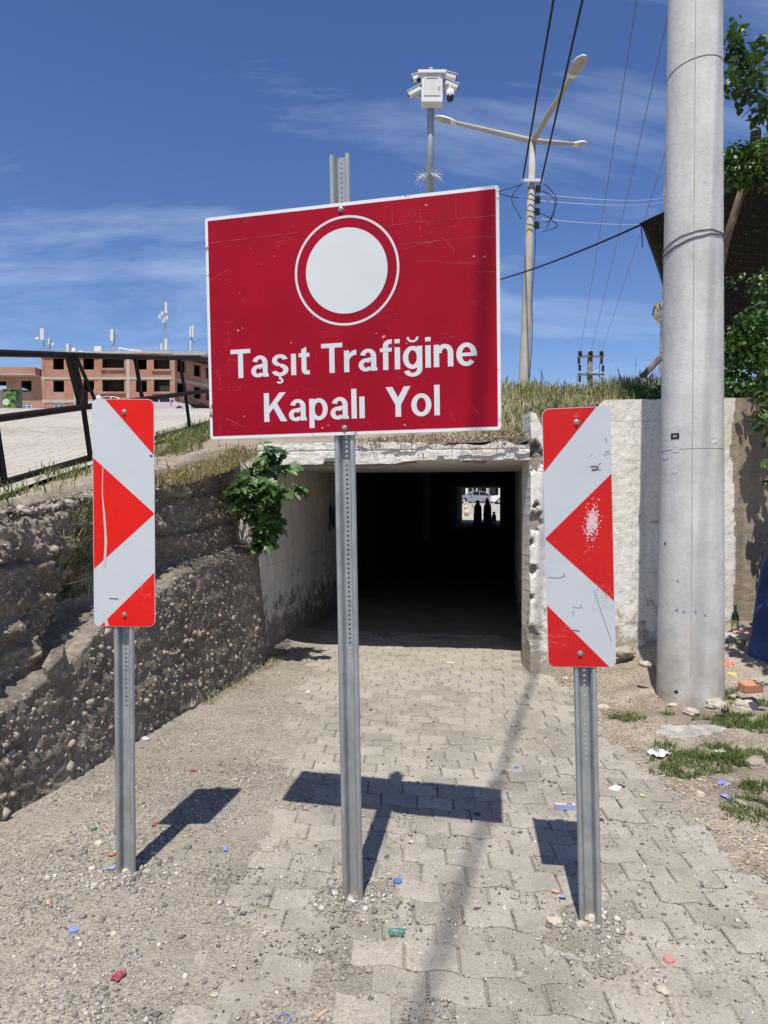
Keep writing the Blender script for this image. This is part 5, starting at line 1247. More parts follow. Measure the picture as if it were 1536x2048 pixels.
b = MB(); s_ = (BD + 2.4) / F; p0, p1 = Vector(((240 - CX) * s_, BD + 2.4, at(768, 696, BD + 2.4).z)), Vector(((285 - CX) * s_, BD + 2.4, at(768, 703, BD + 2.4).z)); b.bar(p0, p1, 0.12, 0.22); b.bar(p0, p0 - Vector((0, 0, p0.z - RZ)), 0.1); o = b.build('solar_heater', 'white'); tag(o, 'white sloping solar water heater frame on the brick roof', 'heater')

rr_ = thing('roof_railing', 'thin grey safety railing along the brick building roof', 'railing', (bx_(250), BD + 1.5, RZ))
for px in range(96, 400, 12):
    b = MB(); b.tube([(bx_(px), BD + 1.5, RZ - .1), (bx_(px), BD + 1.5, RZ + .75 + .35 * (px % 5 == 0))], .022, 5); b.build('post', 'galv', rr_)
for z_ in (.38, .72):
    b = MB(); b.tube([(bx_(96), BD + 1.5, RZ + z_), (bx_(396), BD + 1.5, RZ + z_)], .018, 5); b.build('rail', 'galv', rr_)
# ================================================================== things on the hill road near the building
def car(label, loc, rz, paint, L=4.6, Wd=1.78, Hh=1.45, group=None):
    root = thing('parked_car', label, 'car', loc, group=group, world=False, rot=(0, 0, rz))
    pm = M('car_paint', paint, None, 2, 0.28, 0.5); 
    prof = [(-2.25, .32), (-2.3, .55), (-2.22, .80), (-2.0, .90), (-1.55, .95), (-0.95, 1.36), (-0.45, 1.44), (0.15, 1.44), (0.55, 1.36), (1.15, .98), (1.75, .90), (2.15, .80), (2.28, .62), (2.28, .35), (2.15, .26)]
    arch = lambda cx0: [(cx0 + 0.37 * math.cos(a), 0.30 + 0.37 * math.sin(a)) for a in np.linspace(0, math.pi, 9)]
    prof = prof + [(1.85, .24)] + arch(1.42) + [(1.0, .22), (-1.0, .22)] + arch(-1.38) + [(-1.82, .24), (-2.1, .26)]
    sx, sz_ = L / 4.6, Hh / 1.45
    b = MB(); k = len(prof); st = [(-1, .94), (-.93, 1.0), (.93, 1.0), (1, .94)]; vs = []
    for yf, sc_ in st:
        for x, z in prof:
            tum = max(0, z - 0.92) / 0.52 * 0.17
            vs.append((x * sx * (sc_ if z > .3 else 1), yf * (Wd / 2) * (1 - tum), z * sz_ * (1 if sc_ == 1 or z < .9 else 0.985)))
    fs = [(i * k + j, (i + 1) * k + j, (i + 1) * k + (j + 1) % k, i * k + (j + 1) % k) for i in range(3) for j in range(k)] + [tuple(range(k - 1, -1, -1))[::-1], tuple(range(3 * k, 4 * k))[::-1]]
    b.add(vs, fs); body = b.build('body', pm, root)
    for s__ in (-1, 1):
        for poly in ([(-1.42, .96), (-.90, 1.31), (-.42, 1.38), (-.38, .97)], [(-.30, .97), (-.34, 1.385), (.12, 1.385), (.5, 1.30), (.62, .98)], [(.68, .98), (.58, 1.27), (1.0, 1.0)]):
            b = MB(); vs = []
            for x, z in poly:
                tum = max(0, z - 0.92) / 0.52 * 0.17; vs.append((x * sx, s__ * (Wd / 2 * (1 - tum) * 1.0 + 0.008), z * sz_))
            b.add(vs, [tuple(range(len(poly)))]); b.build('window', 'lens', root)
        for x in (1.42, -1.38):
            b = MB(); rt = Matrix.Rotation(R(90), 3, 'X'); b.lathe([(.20, -.10), (.30, -.11), (.325, -.07), (.325, .07), (.30, .11), (.20, .10)], (x * sx, s__ * (Wd / 2 - .12), .325), 20, mat=rt, cap=False); wh = b.build('wheel', 'black', root)
            b = MB(); b.lathe([(.205, -.06), (.205, .06)], (x * sx, s__ * (Wd / 2 - .12), .325), 16, mat=rt)
            for q in range(5):
                a = 6.283 * q / 5; b.box((x * sx + .1 * math.cos(a), s__ * (Wd / 2 - .012), .325 + .1 * math.sin(a)), (.2, .03, .06), mat=Matrix.Rotation(-a, 3, 'Y'))
            b.build('rim', 'palewire', wh)
        b = MB(); b.box((2.17 * sx, s__ * .62, .70 * sz_), (.2, .36, .13)); b.build('headlight', 'diffuser', root)
        b = MB(); b.box((-2.2 * sx, s__ * .62, .72 * sz_), (.16, .36, .14)); b.build('tail_light', 'red', root)
        b = MB(); b.box((0.62 * sx, s__ * (Wd / 2 + .07), 1.0 * sz_), (.1, .16, .11)); b.build('mirror', pm, root)
    b = MB(); b.add([(1.12 * sx, -.62, 1.0 * sz_ + .012), (1.12 * sx, .62, 1.0 * sz_ + .012), (.6 * sx, .54, 1.345 * sz_ + .012), (.6 * sx, -.54, 1.345 * sz_ + .012)], [(0, 1, 2, 3)]); b.build('windscreen', 'lens', root)
    b = MB(); b.add([(-1.5 * sx, -.62, .985 * sz_ + .012), (-1.5 * sx, .62, .985 * sz_ + .012), (-1.0 * sx, .54, 1.33 * sz_ + .012), (-1.0 * sx, -.54, 1.33 * sz_ + .012)], [(3, 2, 1, 0)]); b.build('rear_window', 'lens', root)
    return root
car('pale pinkish parked car below the brick building, right of the left hazard board', at(330, 829, 62), R(8), (0.52, 0.42, 0.46))
car('white parked car mostly hidden behind the top of the left hazard board', at(222, 826, 66), R(175), (0.7, 0.7, 0.7))
p = at(19, 815, 55)
kk = thing('kiosk', 'small green kiosk covered in leafy print at the far left edge', 'kiosk', p)
MT['kgreen'] = M('leafy_green_print', (0.02, 0.045, 0.025), (0.13, 0.22, 0.06), 2.6, 0.5, lo=.45, hi=.55); MT['kpale'] = M('pale_green_print', (0.45, 0.55, 0.36), None, 1, 0.5)
b = MB(); b.box(p + Vector((0, 0.5, 0.4)), (0.98, 1.0, 1.9)); b.build('body', 'kgreen', kk, bevel=.03)
b = MB(); b.lathe([(.26, 0), (.26, .01)], p + Vector((-.26, -.015, .42)), 16, mat=Matrix.Rotation(R(90), 3, 'X')); b.build('printed_disc', 'kpale', kk)
b = MB(); b.box(p + Vector((0, 0.5, 1.38)), (1.06, 1.1, .08)); b.build('roof', 'kgreen', kk)
p = at(0, 815, 40); b = MB(); b.box(p + Vector((-.06, 0, .2)), (0.26, 0.26, 1.5)); b.box(p + Vector((-.06, 0, .97)), (0.34, 0.34, .06)); o = b.build('stone_pillar', 'grayconc', bevel=.01); tag(o, 'short grey stone pillar beside the green kiosk', 'pillar')
p = at(189, 800, 50); rr = thing('satellite_dish_post', 'thin grey post with small white fixtures behind the left hazard board', 'post', p - Vector((0, 0, .8)))
b = MB(); b.tube([p - Vector((0, 0, 1)), p + Vector((0, 0, .75))], .06, 8); b.build('post', 'galv', rr)
b = MB(); b.lathe([(.02, .06), (.12, .03), (.16, -.02)], p + Vector((.3, -.1, .2)), 12, mat=Matrix.Rotation(R(60), 3, 'X')); b.build('dish', 'white', rr); b = MB(); b.box(p + Vector((.15, -.08, -.05)), (.3, .2, .25)); b.build('fitting', 'white', rr)

# ================================================================== beyond the far end of the underpass
def zs(y): return pw(y, [(50, -0.02), (51, 0.10), (54, 0.34), (60, 0.70), (68, 1.05), (76, 1.16), (84, 1.22), (400, 1.4)])
struct(gridmesh('street', lambda x, y: (x, y, zs(y)), [-6, 0, 4, 8, 12, 18, 30], [50.0, 51, 54, 57, 60, 64, 68, 72, 76, 80, 84, 92, 110], 'cobble'))
EX = lambda px, D: (px - CX) / F * D
car('silver sedan parked broadside beyond the far end of the underpass', (EX(951, 82), 82, zs(82)), R(180), (0.24, 0.255, 0.28), group='cars beyond the underpass')
car('white car parked broadside beyond the underpass, overlapping the silver sedan', (EX(1012, 76) + 0.55, 76, zs(76)), R(180), (0.74, 0.75, 0.76), group='cars beyond the underpass')
sh = thing('shop_row', 'low building with dark shopfronts seen through the underpass', 'building', (8.5, 92, zs(92)))
b = MB(); b.box((9, 95, zs(92) + 3.2), (24, 5.4, 2.0)); b.box((9, 97.6, zs(92) + 1.6), (24, 0.2, 3.2)); b.build('upper_wall', 'grayconc', sh)
for px in (922, 934, 946, 954, 976, 1000, 1012):
    b = MB(); b.box((EX(px, 92), 92.4, zs(92) + 1.3), (0.32 if px in (934, 976, 1000) else 0.12, 0.3, 2.6)); b.build('pillar', 'white', sh)
for i in range(6):
    b = MB(); b.box((-1 + i * 4.0, 93.6, zs(92) + 1.3), (3.8, 0.1, 2.6)); b.build('shopfront', 'lens', sh)
b = MB(); q = Vector((EX(945, 64), 64, zs(64))); b.tube([q, q + Vector((0, 0, 4))], 0.05, 8); b.lathe([(.12, 0), (.12, .05), (.05, .08)], q, 10); o = b.build('sign_pole', 'galv'); tag(o, 'thin grey pole standing before the silver sedan beyond the underpass', 'pole')
q = Vector((EX(976, 70), 70, zs(70))); b = MB(); b.tube([q, q + Vector((0, 0, 2.4))], 0.04, 8); b.lathe([(.1, 0), (.1, .05), (.04, .08)], q, 10); o = b.build('sign_pole', 'fence'); tag(o, 'thin dark pole between the silver and the white car', 'pole')
# pale sack just inside the far mouth
q = Vector((EX(934, 54.5), 54.5, zs(54.5))); b = MB(); V_, F_ = ico()
for c_, r_ in (((0, 0, .28), (.24, .2, .30)), ((-.08, 0, .66), (.14, .12, .18)), ((-.18, .05, .95), (.10, .1, .12))):
    b.add([q + Vector(c_) + Vector((v_[0] * r_[0], v_[1] * r_[1], v_[2] * r_[2])) * (1 + .15 * nz(*(v_ * 3))) for v_ in V_], [tuple(f_) for f_ in F_])
MT['sack'] = M('cream_sackcloth', (0.62, 0.5, 0.27), (0.66, 0.6, 0.48), 3, 0.9); o = b.build('sack', 'sack', smooth=True); tag(o, 'cream and yellow sack leaning at the left side of the far underpass mouth', 'sack')

# ================================================================== people walking in the underpass (seen from behind)
MT['robe'] = M('black_robe', (0.012, 0.012, 0.014), (0.018, 0.018, 0.02), 6, 0.9); MT['skin'] = M('skin', (0.42, 0.26, 0.18), None, 6, 0.6); MT['cloth'] = M('dark_child_clothes', (0.03, 0.03, 0.05), None, 5, 0.9); MT['hair'] = M('black_hair', (0.012, 0.01, 0.009), None, 5, 0.7)
def skinned(name, joints, edges, mats, root, sub=2):
    me = bpy.data.meshes.new(name); me.from_pydata([j[:3] for j in joints], edges, []); me.materials.append(MT[mats])
    o = link(name, me, root); sk = o.modifiers.new('skin', 'SKIN')
    me.skin_vertices.new() if not me.skin_vertices else None
    for i, j in enumerate(joints): me.skin_vertices[0].data[i].radius = (j[3], j[4] if len(j) > 4 else j[3])
    me.skin_vertices[0].data[0].use_root = True
    sb = o.modifiers.new('sub', 'SUBSURF'); sb.levels = sub; sb.render_levels = sub
    return o
def person(label, loc, rz, H, robe, stride=0.1, arm=0.1):
    root = thing('person', label, 'person', loc, group='people walking in the underpass', world=False, rot=(0, 0, rz)); h = H
    J = [(0, 0, .53 * h, .085 * h, .065 * h), (0, 0, .63 * h, .07 * h, .055 * h), (0, 0, .76 * h, .085 * h, .06 * h), (0, 0, .83 * h, .035 * h), (0, 0, .87 * h, .034 * h), (0, -.01 * h, .925 * h, .056 * h, .062 * h), (0, -.005 * h, .975 * h, .042 * h)]
    E = [(0, 1), (1, 2), (2, 3), (3, 4), (4, 5), (5, 6)]
    for s_ in (-1, 1):
        i = len(J); st = stride * s_
        J += [(s_ * .055 * h, 0, .49 * h, .055 * h), (s_ * .058 * h, -st * .6 * h, .28 * h, .036 * h), (s_ * .058 * h, -st * .3 * h, .05 * h, .023 * h), (s_ * .065 * h, (-st * .3 - .085) * h, .018 * h, .018 * h)]
        E += [(0, i), (i, i + 1), (i + 1, i + 2), (i + 2, i + 3)]
        i = len(J)
        J += [(s_ * .10 * h, 0, .80 * h, .032 * h), (s_ * .125 * h, .01 * h + arm * s_ * .2 * h, .63 * h, .025 * h), (s_ * .13 * h, (-.03 + arm * s_ * .5) * h, .49 * h, .02 * h), (s_ * .15 * h, (-.04 + arm * s_ * .5) * h, .44 * h, .018 * h), (s_ * .15 * h, (-.045 + arm * s_ * .5) * h, .40 * h, .01 * h)]
        E += [(2, i), (i, i + 1), (i + 1, i + 2), (i + 2, i + 3), (i + 3, i + 4)]
    skinned('body', J, E, 'skin', root)
    def loft(name, rings, mat, ns=18):
        b = MB(); vs = []
        for (z, rx, ry, oy) in rings:
            for j in range(ns):
                a = 2 * math.pi * j / ns; f_ = 1 + .05 * math.sin(a * 6 + z * 3) * (1 if z < .5 * h else .2)
                vs.append((rx * f_ * math.cos(a), oy + ry * f_ * math.sin(a), z))
        k = len(rings); fs = [(i * ns + j, i * ns + (j + 1) % ns, (i + 1) * ns + (j + 1) % ns, (i + 1) * ns + j) for i in range(k - 1) for j in range(ns)] + [tuple(range((k - 1) * ns, k * ns))]
        b.add(vs, fs); return b.build(name, mat, root, smooth=True)
    if robe:
        loft('robe', [(.03 * h, .19 * h, .15 * h, 0), (.25 * h, .15 * h, .12 * h, 0), (.48 * h, .14 * h, .105 * h, 0), (.62 * h, .145 * h, .095 * h, 0), (.74 * h, .14 * h, .085 * h, 0), (.81 * h, .115 * h, .07 * h, 0), (.85 * h, .06 * h, .055 * h, 0)], 'robe')
        loft('headscarf', [(.70 * h, .13 * h, .10 * h, .01 * h), (.79 * h, .11 * h, .092 * h, .01 * h), (.85 * h, .078 * h, .075 * h, .01 * h), (.90 * h, .068 * h, .074 * h, .012 * h), (.95 * h, .064 * h, .070 * h, .012 * h), (.985 * h, .042 * h, .046 * h, .008 * h), (1.0 * h, .012 * h, .012 * h, .006 * h)], 'robe')
    else:
        loft('shirt', [(.40 * h, .12 * h, .10 * h, 0), (.55 * h, .11 * h, .09 * h, 0), (.72 * h, .13 * h, .09 * h, 0), (.80 * h, .11 * h, .07 * h, 0), (.83 * h, .05 * h, .05 * h, 0)], 'cloth')
        loft('hair', [(.85 * h, .075 * h, .08 * h, .015 * h), (.91 * h, .092 * h, .098 * h, .008 * h), (.96 * h, .085 * h, .09 * h, 0), (.995 * h, .04 * h, .04 * h, 0)], 'hair')
    return root
person('person in a long black robe and headscarf, left of the two in the underpass', (EX(955.5, 42), 42, 0), R(180), 1.60, True, .08)
person('person in a long black robe and headscarf, right of the two in the underpass', (EX(975, 43), 43, 0), R(180), 1.64, True, -.08)
person('small dark-haired child walking beside the robed adults in the underpass', (EX(988, 41.5), 41.5, 0), R(180), 0.92, False, .1)

# ================================================================== shade sheet, plants and tarpaulin on the right
m, n, l, bb = newmat('woven_shade_sheet')
tcd = n.new('ShaderNodeTexCoord'); v = tcd.outputs['UV']
g = n.new('ShaderNodeNewGeometry'); s = n.new('ShaderNodeSeparateXYZ'); l.new(g.outputs['Position'], s.inputs[0]); cbn = n.new('ShaderNodeCombineXYZ'); l.new(s.outputs['X'], cbn.inputs[0]); l.new(s.outputs['Z'], cbn.inputs[1])
br = n.new('ShaderNodeTexBrick'); l.new(cbn.outputs[0], br.inputs['Vector']); br.inputs['Scale'].default_value = 1.0; br.inputs['Brick Width'].default_value = 0.085; br.inputs['Row Height'].default_value = 0.055; br.inputs['Mortar Size'].default_value = 0.006
br.inputs['Color1'].default_value = (0.008, 0.007, 0.0065, 1); br.inputs['Color2'].default_value = (0.011, 0.0095, 0.0085, 1); br.inputs['Mortar'].default_value = (0.02, 0.018, 0.015, 1)
glimmer = ramp(n, l, noi(n, l, cbn.outputs[0], 34, 2), [(0.62, 0), (0.68, 1)])  # pale specks paint daylight glimmering through the weave
c = mixc(n, l, glimmer, br.outputs['Color'], (0.13, 0.125, 0.085))
l.new(c, bb.inputs['Base Color']); bb.inputs['Roughness'].default_value = 0.9
MT['sheet'] = m
aw = thing('shade_sheet', 'dark woven shade sheet stretched behind the concrete utility pole', 'awning', at(1500, 760, 9.0))
TA, TB = at(1283, 449, 7.9), at(1660, 250, 7.2)
def aw_pt(s_, t):
    top = TA.lerp(TB, s_)
    px = 1328 + s_ * 330; py = 578 + 160 * min(1, s_ * 2.6) ** 0.7
    bot = at(px, py, 9.7 + 0.3 * s_)
    p = top.lerp(bot, t); p.y += 0.18 * math.sin(t * math.pi) * (0.4 + s_); p.z -= 0.05 * math.sin(s_ * 9) * t * (1 - t) * 4 * .5
    p.x += 0.05 * math.sin(t * 3.1) * (1 - s_)
    return p
V = [aw_pt(i / 30, j / 24) for i in range(31) for j in range(25)]; Fq = [tuple(f_) for f_ in gridfaces(31, 25)]
b = MB(); b.add(V, Fq); o = b.build('sheet', 'sheet', aw, smooth=True); so = o.modifiers.new('solid', 'SOLIDIFY'); so.thickness = 0.008
MT['darkwood'] = M('dark_old_wood', (0.06, 0.045, 0.035), (0.09, 0.07, 0.055), 9, 0.9)
MT['oldpipe'] = M('rusty_brown_pipe', (0.14, 0.095, 0.07), (0.22, 0.16, 0.12), 9, 0.7)
b = MB(); b.tube([at(1500, 330, 7.42), at(1452, 480, 7.75), at(1395, 775, 8.6)], 0.04, 10); b.build('strut', 'oldpipe', aw, smooth=True)
b = MB(); b.tube([at(1345, 690, 8.6), at(1286, 752, 8.2)], 0.035, 8); b.build('strut', 'oldpipe', aw)
b = MB(); b.tube([at(1512, 262, 7.3), at(1508, 315, 7.35)], [0.05, 0.055], 10); b.build('post_stub', 'darkwood', aw)
b = MB(); b.tube([TA + Vector((-.02, 0, 0)), TA.lerp(TB, .5) + Vector((0, 0, -.02)), TB], 0.012, 6); b.build('edge_rope', 'cable', aw)
b = MB(); b.tube([TA, TA + Vector((0.01, 0, -.25))], 0.006, 5); b.build('rope_end', 'cable', aw)
kp = at(858, 614, KD)
cable([TA, TA.lerp(kp, .5), kp], 0.012, 'cable', 'black stay rope from the shade sheet corner to the camera pole', 0.04)

def cloud(spec):
    """spec: (px, py, D, rx_px, ry_px, rd, count) ellipsoids -> points"""
    out = []
    for px, py, D, rx, ry, rd, k in spec:
        c_ = at(px, py, D); s_ = D / F
        q = rng.normal(0, 1, (k, 3)); q /= np.linalg.norm(q, axis=1)[:, None]; q *= (rng.uniform(0.05, 1, k) ** 0.45)[:, None]
        out.append(np.array(c_)[None] + q * np.array([rx * s_, rd, ry * s_])[None])
    return np.concatenate(out)
def crown(name, spec, size, root, mat='leaf_tree'):
    P = cloud(spec); sz = size * np.exp(rng.normal(0, 0.25, len(P)))
    return stuff(npmesh(name, *leaves(P, sz), mat, root))
def branches(root, lines, r0, name='branch', mat='bark'):
    for ln in lines:
        k = len(ln); pts = [at(*p) for p in ln]; b = MB(); b.tube(pts, [r0 * (1 - .75 * i / (k - 1)) for i in range(k)], 8); b.build(name, mat, root, smooth=True)
tr = thing('mulberry_tree', 'slender green tree rising behind the concrete pole at the upper right', 'tree', at(1600, 800, 8.3))
branches(tr, [[(1600, 810, 8.3), (1590, 600, 8.0), (1570, 380, 7.7), (1545, 260, 7.5)]], 0.09, 'trunk')
branches(tr, [[(1545, 260, 7.5), (1520, 200, 7.4), (1490, 120, 7.3), (1470, 60, 7.3)], [(1520, 200, 7.4), (1480, 180, 7.3), (1455, 160, 7.2)], [(1545, 260, 7.5), (1550, 150, 7.4), (1545, 60, 7.4)], [(1545, 260, 7.5), (1600, 160, 7.4), (1640, 60, 7.4)]], 0.022)
crown('crown', [(1466, 75, 7.2, 20, 34, .2, 75), (1480, 120, 7.2, 26, 30, .2, 80), (1462, 165, 7.2, 16, 26, .2, 45), (1500, 170, 7.3, 26, 36, .25, 90), (1525, 225, 7.3, 22, 30, .2, 60), (1512, 90, 7.3, 12, 18, .2, 22), (1545, 110, 7.3, 14, 40, .2, 45), (1600, 120, 7.3, 40, 70, .3, 200), (1540, 205, 7.3, 26, 20, .2, 40)], 0.085, tr)
vn = thing('climbing_vine', 'dense leafy vine growing over the top of the shade sheet', 'vine', at(1560, 780, 8.4))
branches(vn, [[(1565, 790, 8.5), (1560, 600, 8.0), (1550, 400, 7.4), (1500, 320, 7.3), (1455, 310, 7.3)], [(1550, 400, 7.4), (1600, 320, 7.3), (1680, 300, 7.3)]], 0.03, 'stem')
crown('foliage', [(1455, 335, 7.15, 14, 30, .2, 90), (1470, 318, 7.15, 34, 30, .25, 330), (1500, 340, 7.1, 30, 34, .25, 260), (1535, 310, 7.1, 34, 28, .25, 260), (1468, 355, 7.1, 26, 16, .2, 90), (1600, 330, 7.1, 60, 50, .3, 500), (1545, 355, 7.0, 20, 30, .2, 120), (1525, 285, 7.2, 26, 12, .2, 60), (1500, 330, 7.15, 50, 40, .25, 420)], 0.056, vn)
bs_ = thing('leafy_bush', 'sunlit green bush on top of the wall right of the concrete pole', 'bush', at(1530, 790, 7.3))
branches(bs_, [[(1535, 800, 7.3), (1520, 720, 7.2), (1490, 650, 7.1)], [(1535, 800, 7.3), (1540, 680, 7.2), (1530, 560, 7.1)], [(1535, 800, 7.3), (1590, 700, 7.2), (1640, 560, 7.1)]], 0.03, 'stem')
crown('foliage', [(1530, 575, 7.0, 26, 40, .25, 220), (1510, 640, 6.9, 36, 34, .3, 330), (1480, 690, 6.95, 30, 26, .25, 220), (1520, 710, 6.8, 34, 34, .3, 300), (1470, 742, 7.0, 24, 24, .25, 170), (1515, 770, 6.75, 30, 20, .25, 170), (1590, 660, 6.9, 60, 120, .4, 1100), (1470, 660, 7.1, 16, 16, .2, 60), (1480, 560, 7.3, 30, 16, .2, 30), (1500, 700, 6.9, 46, 80, .3, 600), (1462, 770, 6.95, 20, 16, .2, 120)], 0.05, bs_)
sp_ = thing('hanging_branch', 'leafy branch drooping in front of the beige wall at the right edge', 'branch', at(1550, 790, 6.6))
branches(sp_, [[(1600, 700, 6.5), (1570, 760, 6.4), (1545, 850, 6.35), (1530, 930, 6.3)], [(1570, 760, 6.4), (1530, 790, 6.35), (1508, 830, 6.3)]], 0.012, 'stem')
crown('leaves', [(1535, 820, 6.35, 22, 40, .15, 36), (1548, 900, 6.3, 16, 50, .12, 26), (1525, 780, 6.4, 24, 24, .15, 40), (1548, 740, 6.4, 26, 30, .2, 60), (1560, 1000, 6.3, 18, 60, .15, 24), (1590, 860, 6.3, 40, 130, .3, 120), (1556, 1085, 6.25, 14, 30, .12, 14), (1720, 760, 5.1, 165, 150, .5, 1300)], 0.085, sp_)  # last, largest cluster hangs out of view, added to shade the tarpaulin

# ---- fig shrub at the left corner of the portal: every leaf a part
def fig_leaf(seed):
    r2 = random.Random(seed); lob = [(0, 0), (.16, -.04), (.36, .10), (.47, .32), (.30, .40), (.36, .62), (.40, .74), (.20, .70), (.13, .90), (0, 1.06)]
    pts = [(x * r2.uniform(.85, 1.1), y) for x, y in lob] + [(-x * r2.uniform(.85, 1.1), y) for x, y in lob[-2:0:-1]]
    z = lambda x, y: 0.28 * abs(x) ** 1.2 - 0.16 * y * y + 0.03 * math.sin(7 * x + seed)
    vs = [(0, .45, z(0, .45))] + [(x, y, z(x, y)) for x, y in pts]; k = len(pts)
    me = bpy.data.meshes.new('leaf'); me.from_pydata(vs, [], [(0, 1 + i, 1 + (i + 1) % k) for i in range(k)]); me.materials.append(MT['leaf']); me.update(); return me
FL = [fig_leaf(i) for i in range(5)]
fg = thing('fig_shrub', 'big-leaved green fig shrub growing out of the wall at the left portal corner', 'shrub', at(520, 1060, 6.75), world=True)
branches(fg, [[(525, 1085, 6.85), (520, 1010, 6.65), (528, 940, 6.6), (545, 892, 6.6)], [(520, 1010, 6.65), (490, 985, 6.5), (470, 968, 6.45)], [(520, 1010, 6.65), (560, 985, 6.5), (600, 978, 6.4)], [(525, 1085, 6.85), (530, 1090, 6.6), (535, 1060, 6.45)]], 0.016, 'stem')
FS = [(545, 900, 6.55, 24, 20, .10, 20), (535, 930, 6.55, 30, 26, .14, 28), (500, 968, 6.45, 44, 30, .16, 52), (545, 985, 6.45, 34, 30, .16, 42), (590, 978, 6.42, 22, 12, .08, 14), (505, 1015, 6.5, 40, 30, .16, 40), (540, 1040, 6.55, 28, 30, .12, 34), (525, 1082, 6.6, 28, 26, .10, 30), (470, 985, 6.45, 16, 22, .1, 14), (562, 935, 6.6, 26, 8, .06, 10)]
PF = cloud(FS)
for i, p in enumerate(PF):
    o = bpy.data.objects.new('leaf', FL[i % 5]); COL.objects.link(o); o.parent = fg; o.matrix_parent_inverse = Matrix.Translation(-Vector(fg.location))
    o.location = p; s_ = rnd.uniform(.065, .135); o.scale = (s_, s_, s_)
    dirx = p[0] - fg.location.x; hd = math.atan2(-dirx * 3.2 + rnd.gauss(0, .5), -1.0) if False else rnd.gauss(math.atan2(dirx * -2.5, -0.6) * 0 + math.pi - dirx * -2.0 * 1.0, 0.9)
    o.rotation_euler = (rnd.gauss(-0.55, 0.35), rnd.gauss(0, .4), hd)

P = cloud([(515, 985, 6.55, 46, 55, .10, 260), (540, 925, 6.62, 26, 34, .08, 80), (530, 1060, 6.62, 30, 44, .08, 130)])
stuff(npmesh('inner_leaves', *leaves(P, rng.uniform(.05, .10, len(P))), 'leaf_tree', fg))
# ---- tarpaulin heap
MT['tarp'] = M('blue_tarpaulin', (0.014, 0.038, 0.115), (0.03, 0.075, 0.20), 3, 0.5, 0.4, bs=12, bd=0.02)
tc_ = Vector((3.78, 6.0, 0.2))
def tarp(u, v):
    a = u * 2 * math.pi; z = v; prof_ = pw(v, [(0, 1.0), (0.15, .95), (0.6, .83), (0.85, .66), (0.95, .5), (1.0, 0.0)])
    fold = 1 + 0.06 * math.sin(a * 7 + 2 * v) + 0.035 * math.sin(a * 13 + 5 * v)
    zz = G(3.4, 6.0) - 0.02 + 1.25 * v + 0.03 * math.sin(a * 5)
    return (tc_.x + 0.62 * prof_ * fold * math.cos(a), tc_.y + 0.42 * prof_ * fold * math.sin(a), zz)
o = gridmesh('tarpaulin_heap', tarp, np.linspace(0, 1, 90), np.linspace(0, 1, 26), 'tarp'); tag(o, 'dark blue tarpaulin draped over a heap at the right edge by the wall', 'tarpaulin')

# ================================================================== grasses
def scatter(k, x0, x1, y0, y1, dens):
    x = rng.uniform(x0, x1, k); y = rng.uniform(y0, y1, k); keep = np.array([rnd.random() < dens(a, c_) for a, c_ in zip(x, y)])
    return x[keep], y[keep]
x, y = scatter(26000, 0.7, 5.4, 6.75, 12.0, lambda a, c_: (0.0 if embz(a, c_) < 2.2 else 1) * ss(-.3, .5, nz(a * 1.2, c_ * 1.2) + .35) * (1 - ss(9.5, 12, c_) * .6) * ss(0.05, 0.6, c_ - yfront(a)) if c_ > yfront(a) else 0)
P = np.stack([x, y, [embz(a, c_) - .02 for a, c_ in zip(x, y)]], -1)
Vb, Fb = blades(P, rng.uniform(.05, .34, len(P)) * (0.75 + .35 * np.array([nz(a * 2.5, c_ * 2.5, 7) for a, c_ in zip(x, y)])), 0.0042, .45, .5)
o = stuff(npmesh('wild_barley', Vb, Fb, 'grass_mix')); tag(o, 'tall green and straw wild barley on the embankment right of the big sign', 'grass')
# dead straw along the wall top beside the right board
x, y = scatter(5000, 1.0, 2.3, 6.6, 7.3, lambda a, c_: .8 if c_ > yfront(a) - .05 else 0)
P = np.stack([x, y, [embz(a, c_) + .005 for a, c_ in zip(x, y)]], -1); Vb, Fb = blades(P, rng.uniform(.02, .05, len(P)), .004, 2.0); o = stuff(npmesh('wall_top_straw', Vb, Fb, 'straw')); tag(o, 'flattened dead straw on the soil above the wing wall corner', 'straw')
# taller leafy stalks
x, y = scatter(150, 1.7, 4.2, 7.3, 9.2, lambda a, c_: .8)
P = np.stack([x, y, [embz(a, c_) for a, c_ in zip(x, y)]], -1); Vb, Fb = blades(P, rng.uniform(.26, .46, len(P)), 0.0028, .35, .6)
o = stuff(npmesh('weed_stalks', Vb, Fb, 'grass_green')); tag(o, 'scattered taller weed stalks above the wild barley', 'weeds')
# low dark green growth near the concrete pole
x, y = scatter(5000, 2.55, 3.7, 6.85, 7.9, lambda a, c_: ss(-.2, .3, nz(a * 3, c_ * 3) + .2))
P = np.stack([x, y, [embz(a, c_) + .0 for a, c_ in zip(x, y)]], -1); Vb, Fb = leaves(P + np.stack([np.zeros(len(x)), np.zeros(len(x)), rng.uniform(0, .22, len(x))], -1), rng.uniform(.03, .08, len(x)))
o = stuff(npmesh('ground_ivy', Vb, Fb, 'leaf_tree')); tag(o, 'low dark leafy growth on the wall top left of the concrete pole', 'weeds')
MT['bank_green'] = M('bank_weeds', (0.11, 0.15, 0.045), (0.24, 0.25, 0.09), 2.5, 0.75, 0.2, isl=0.45, trans=0.25)
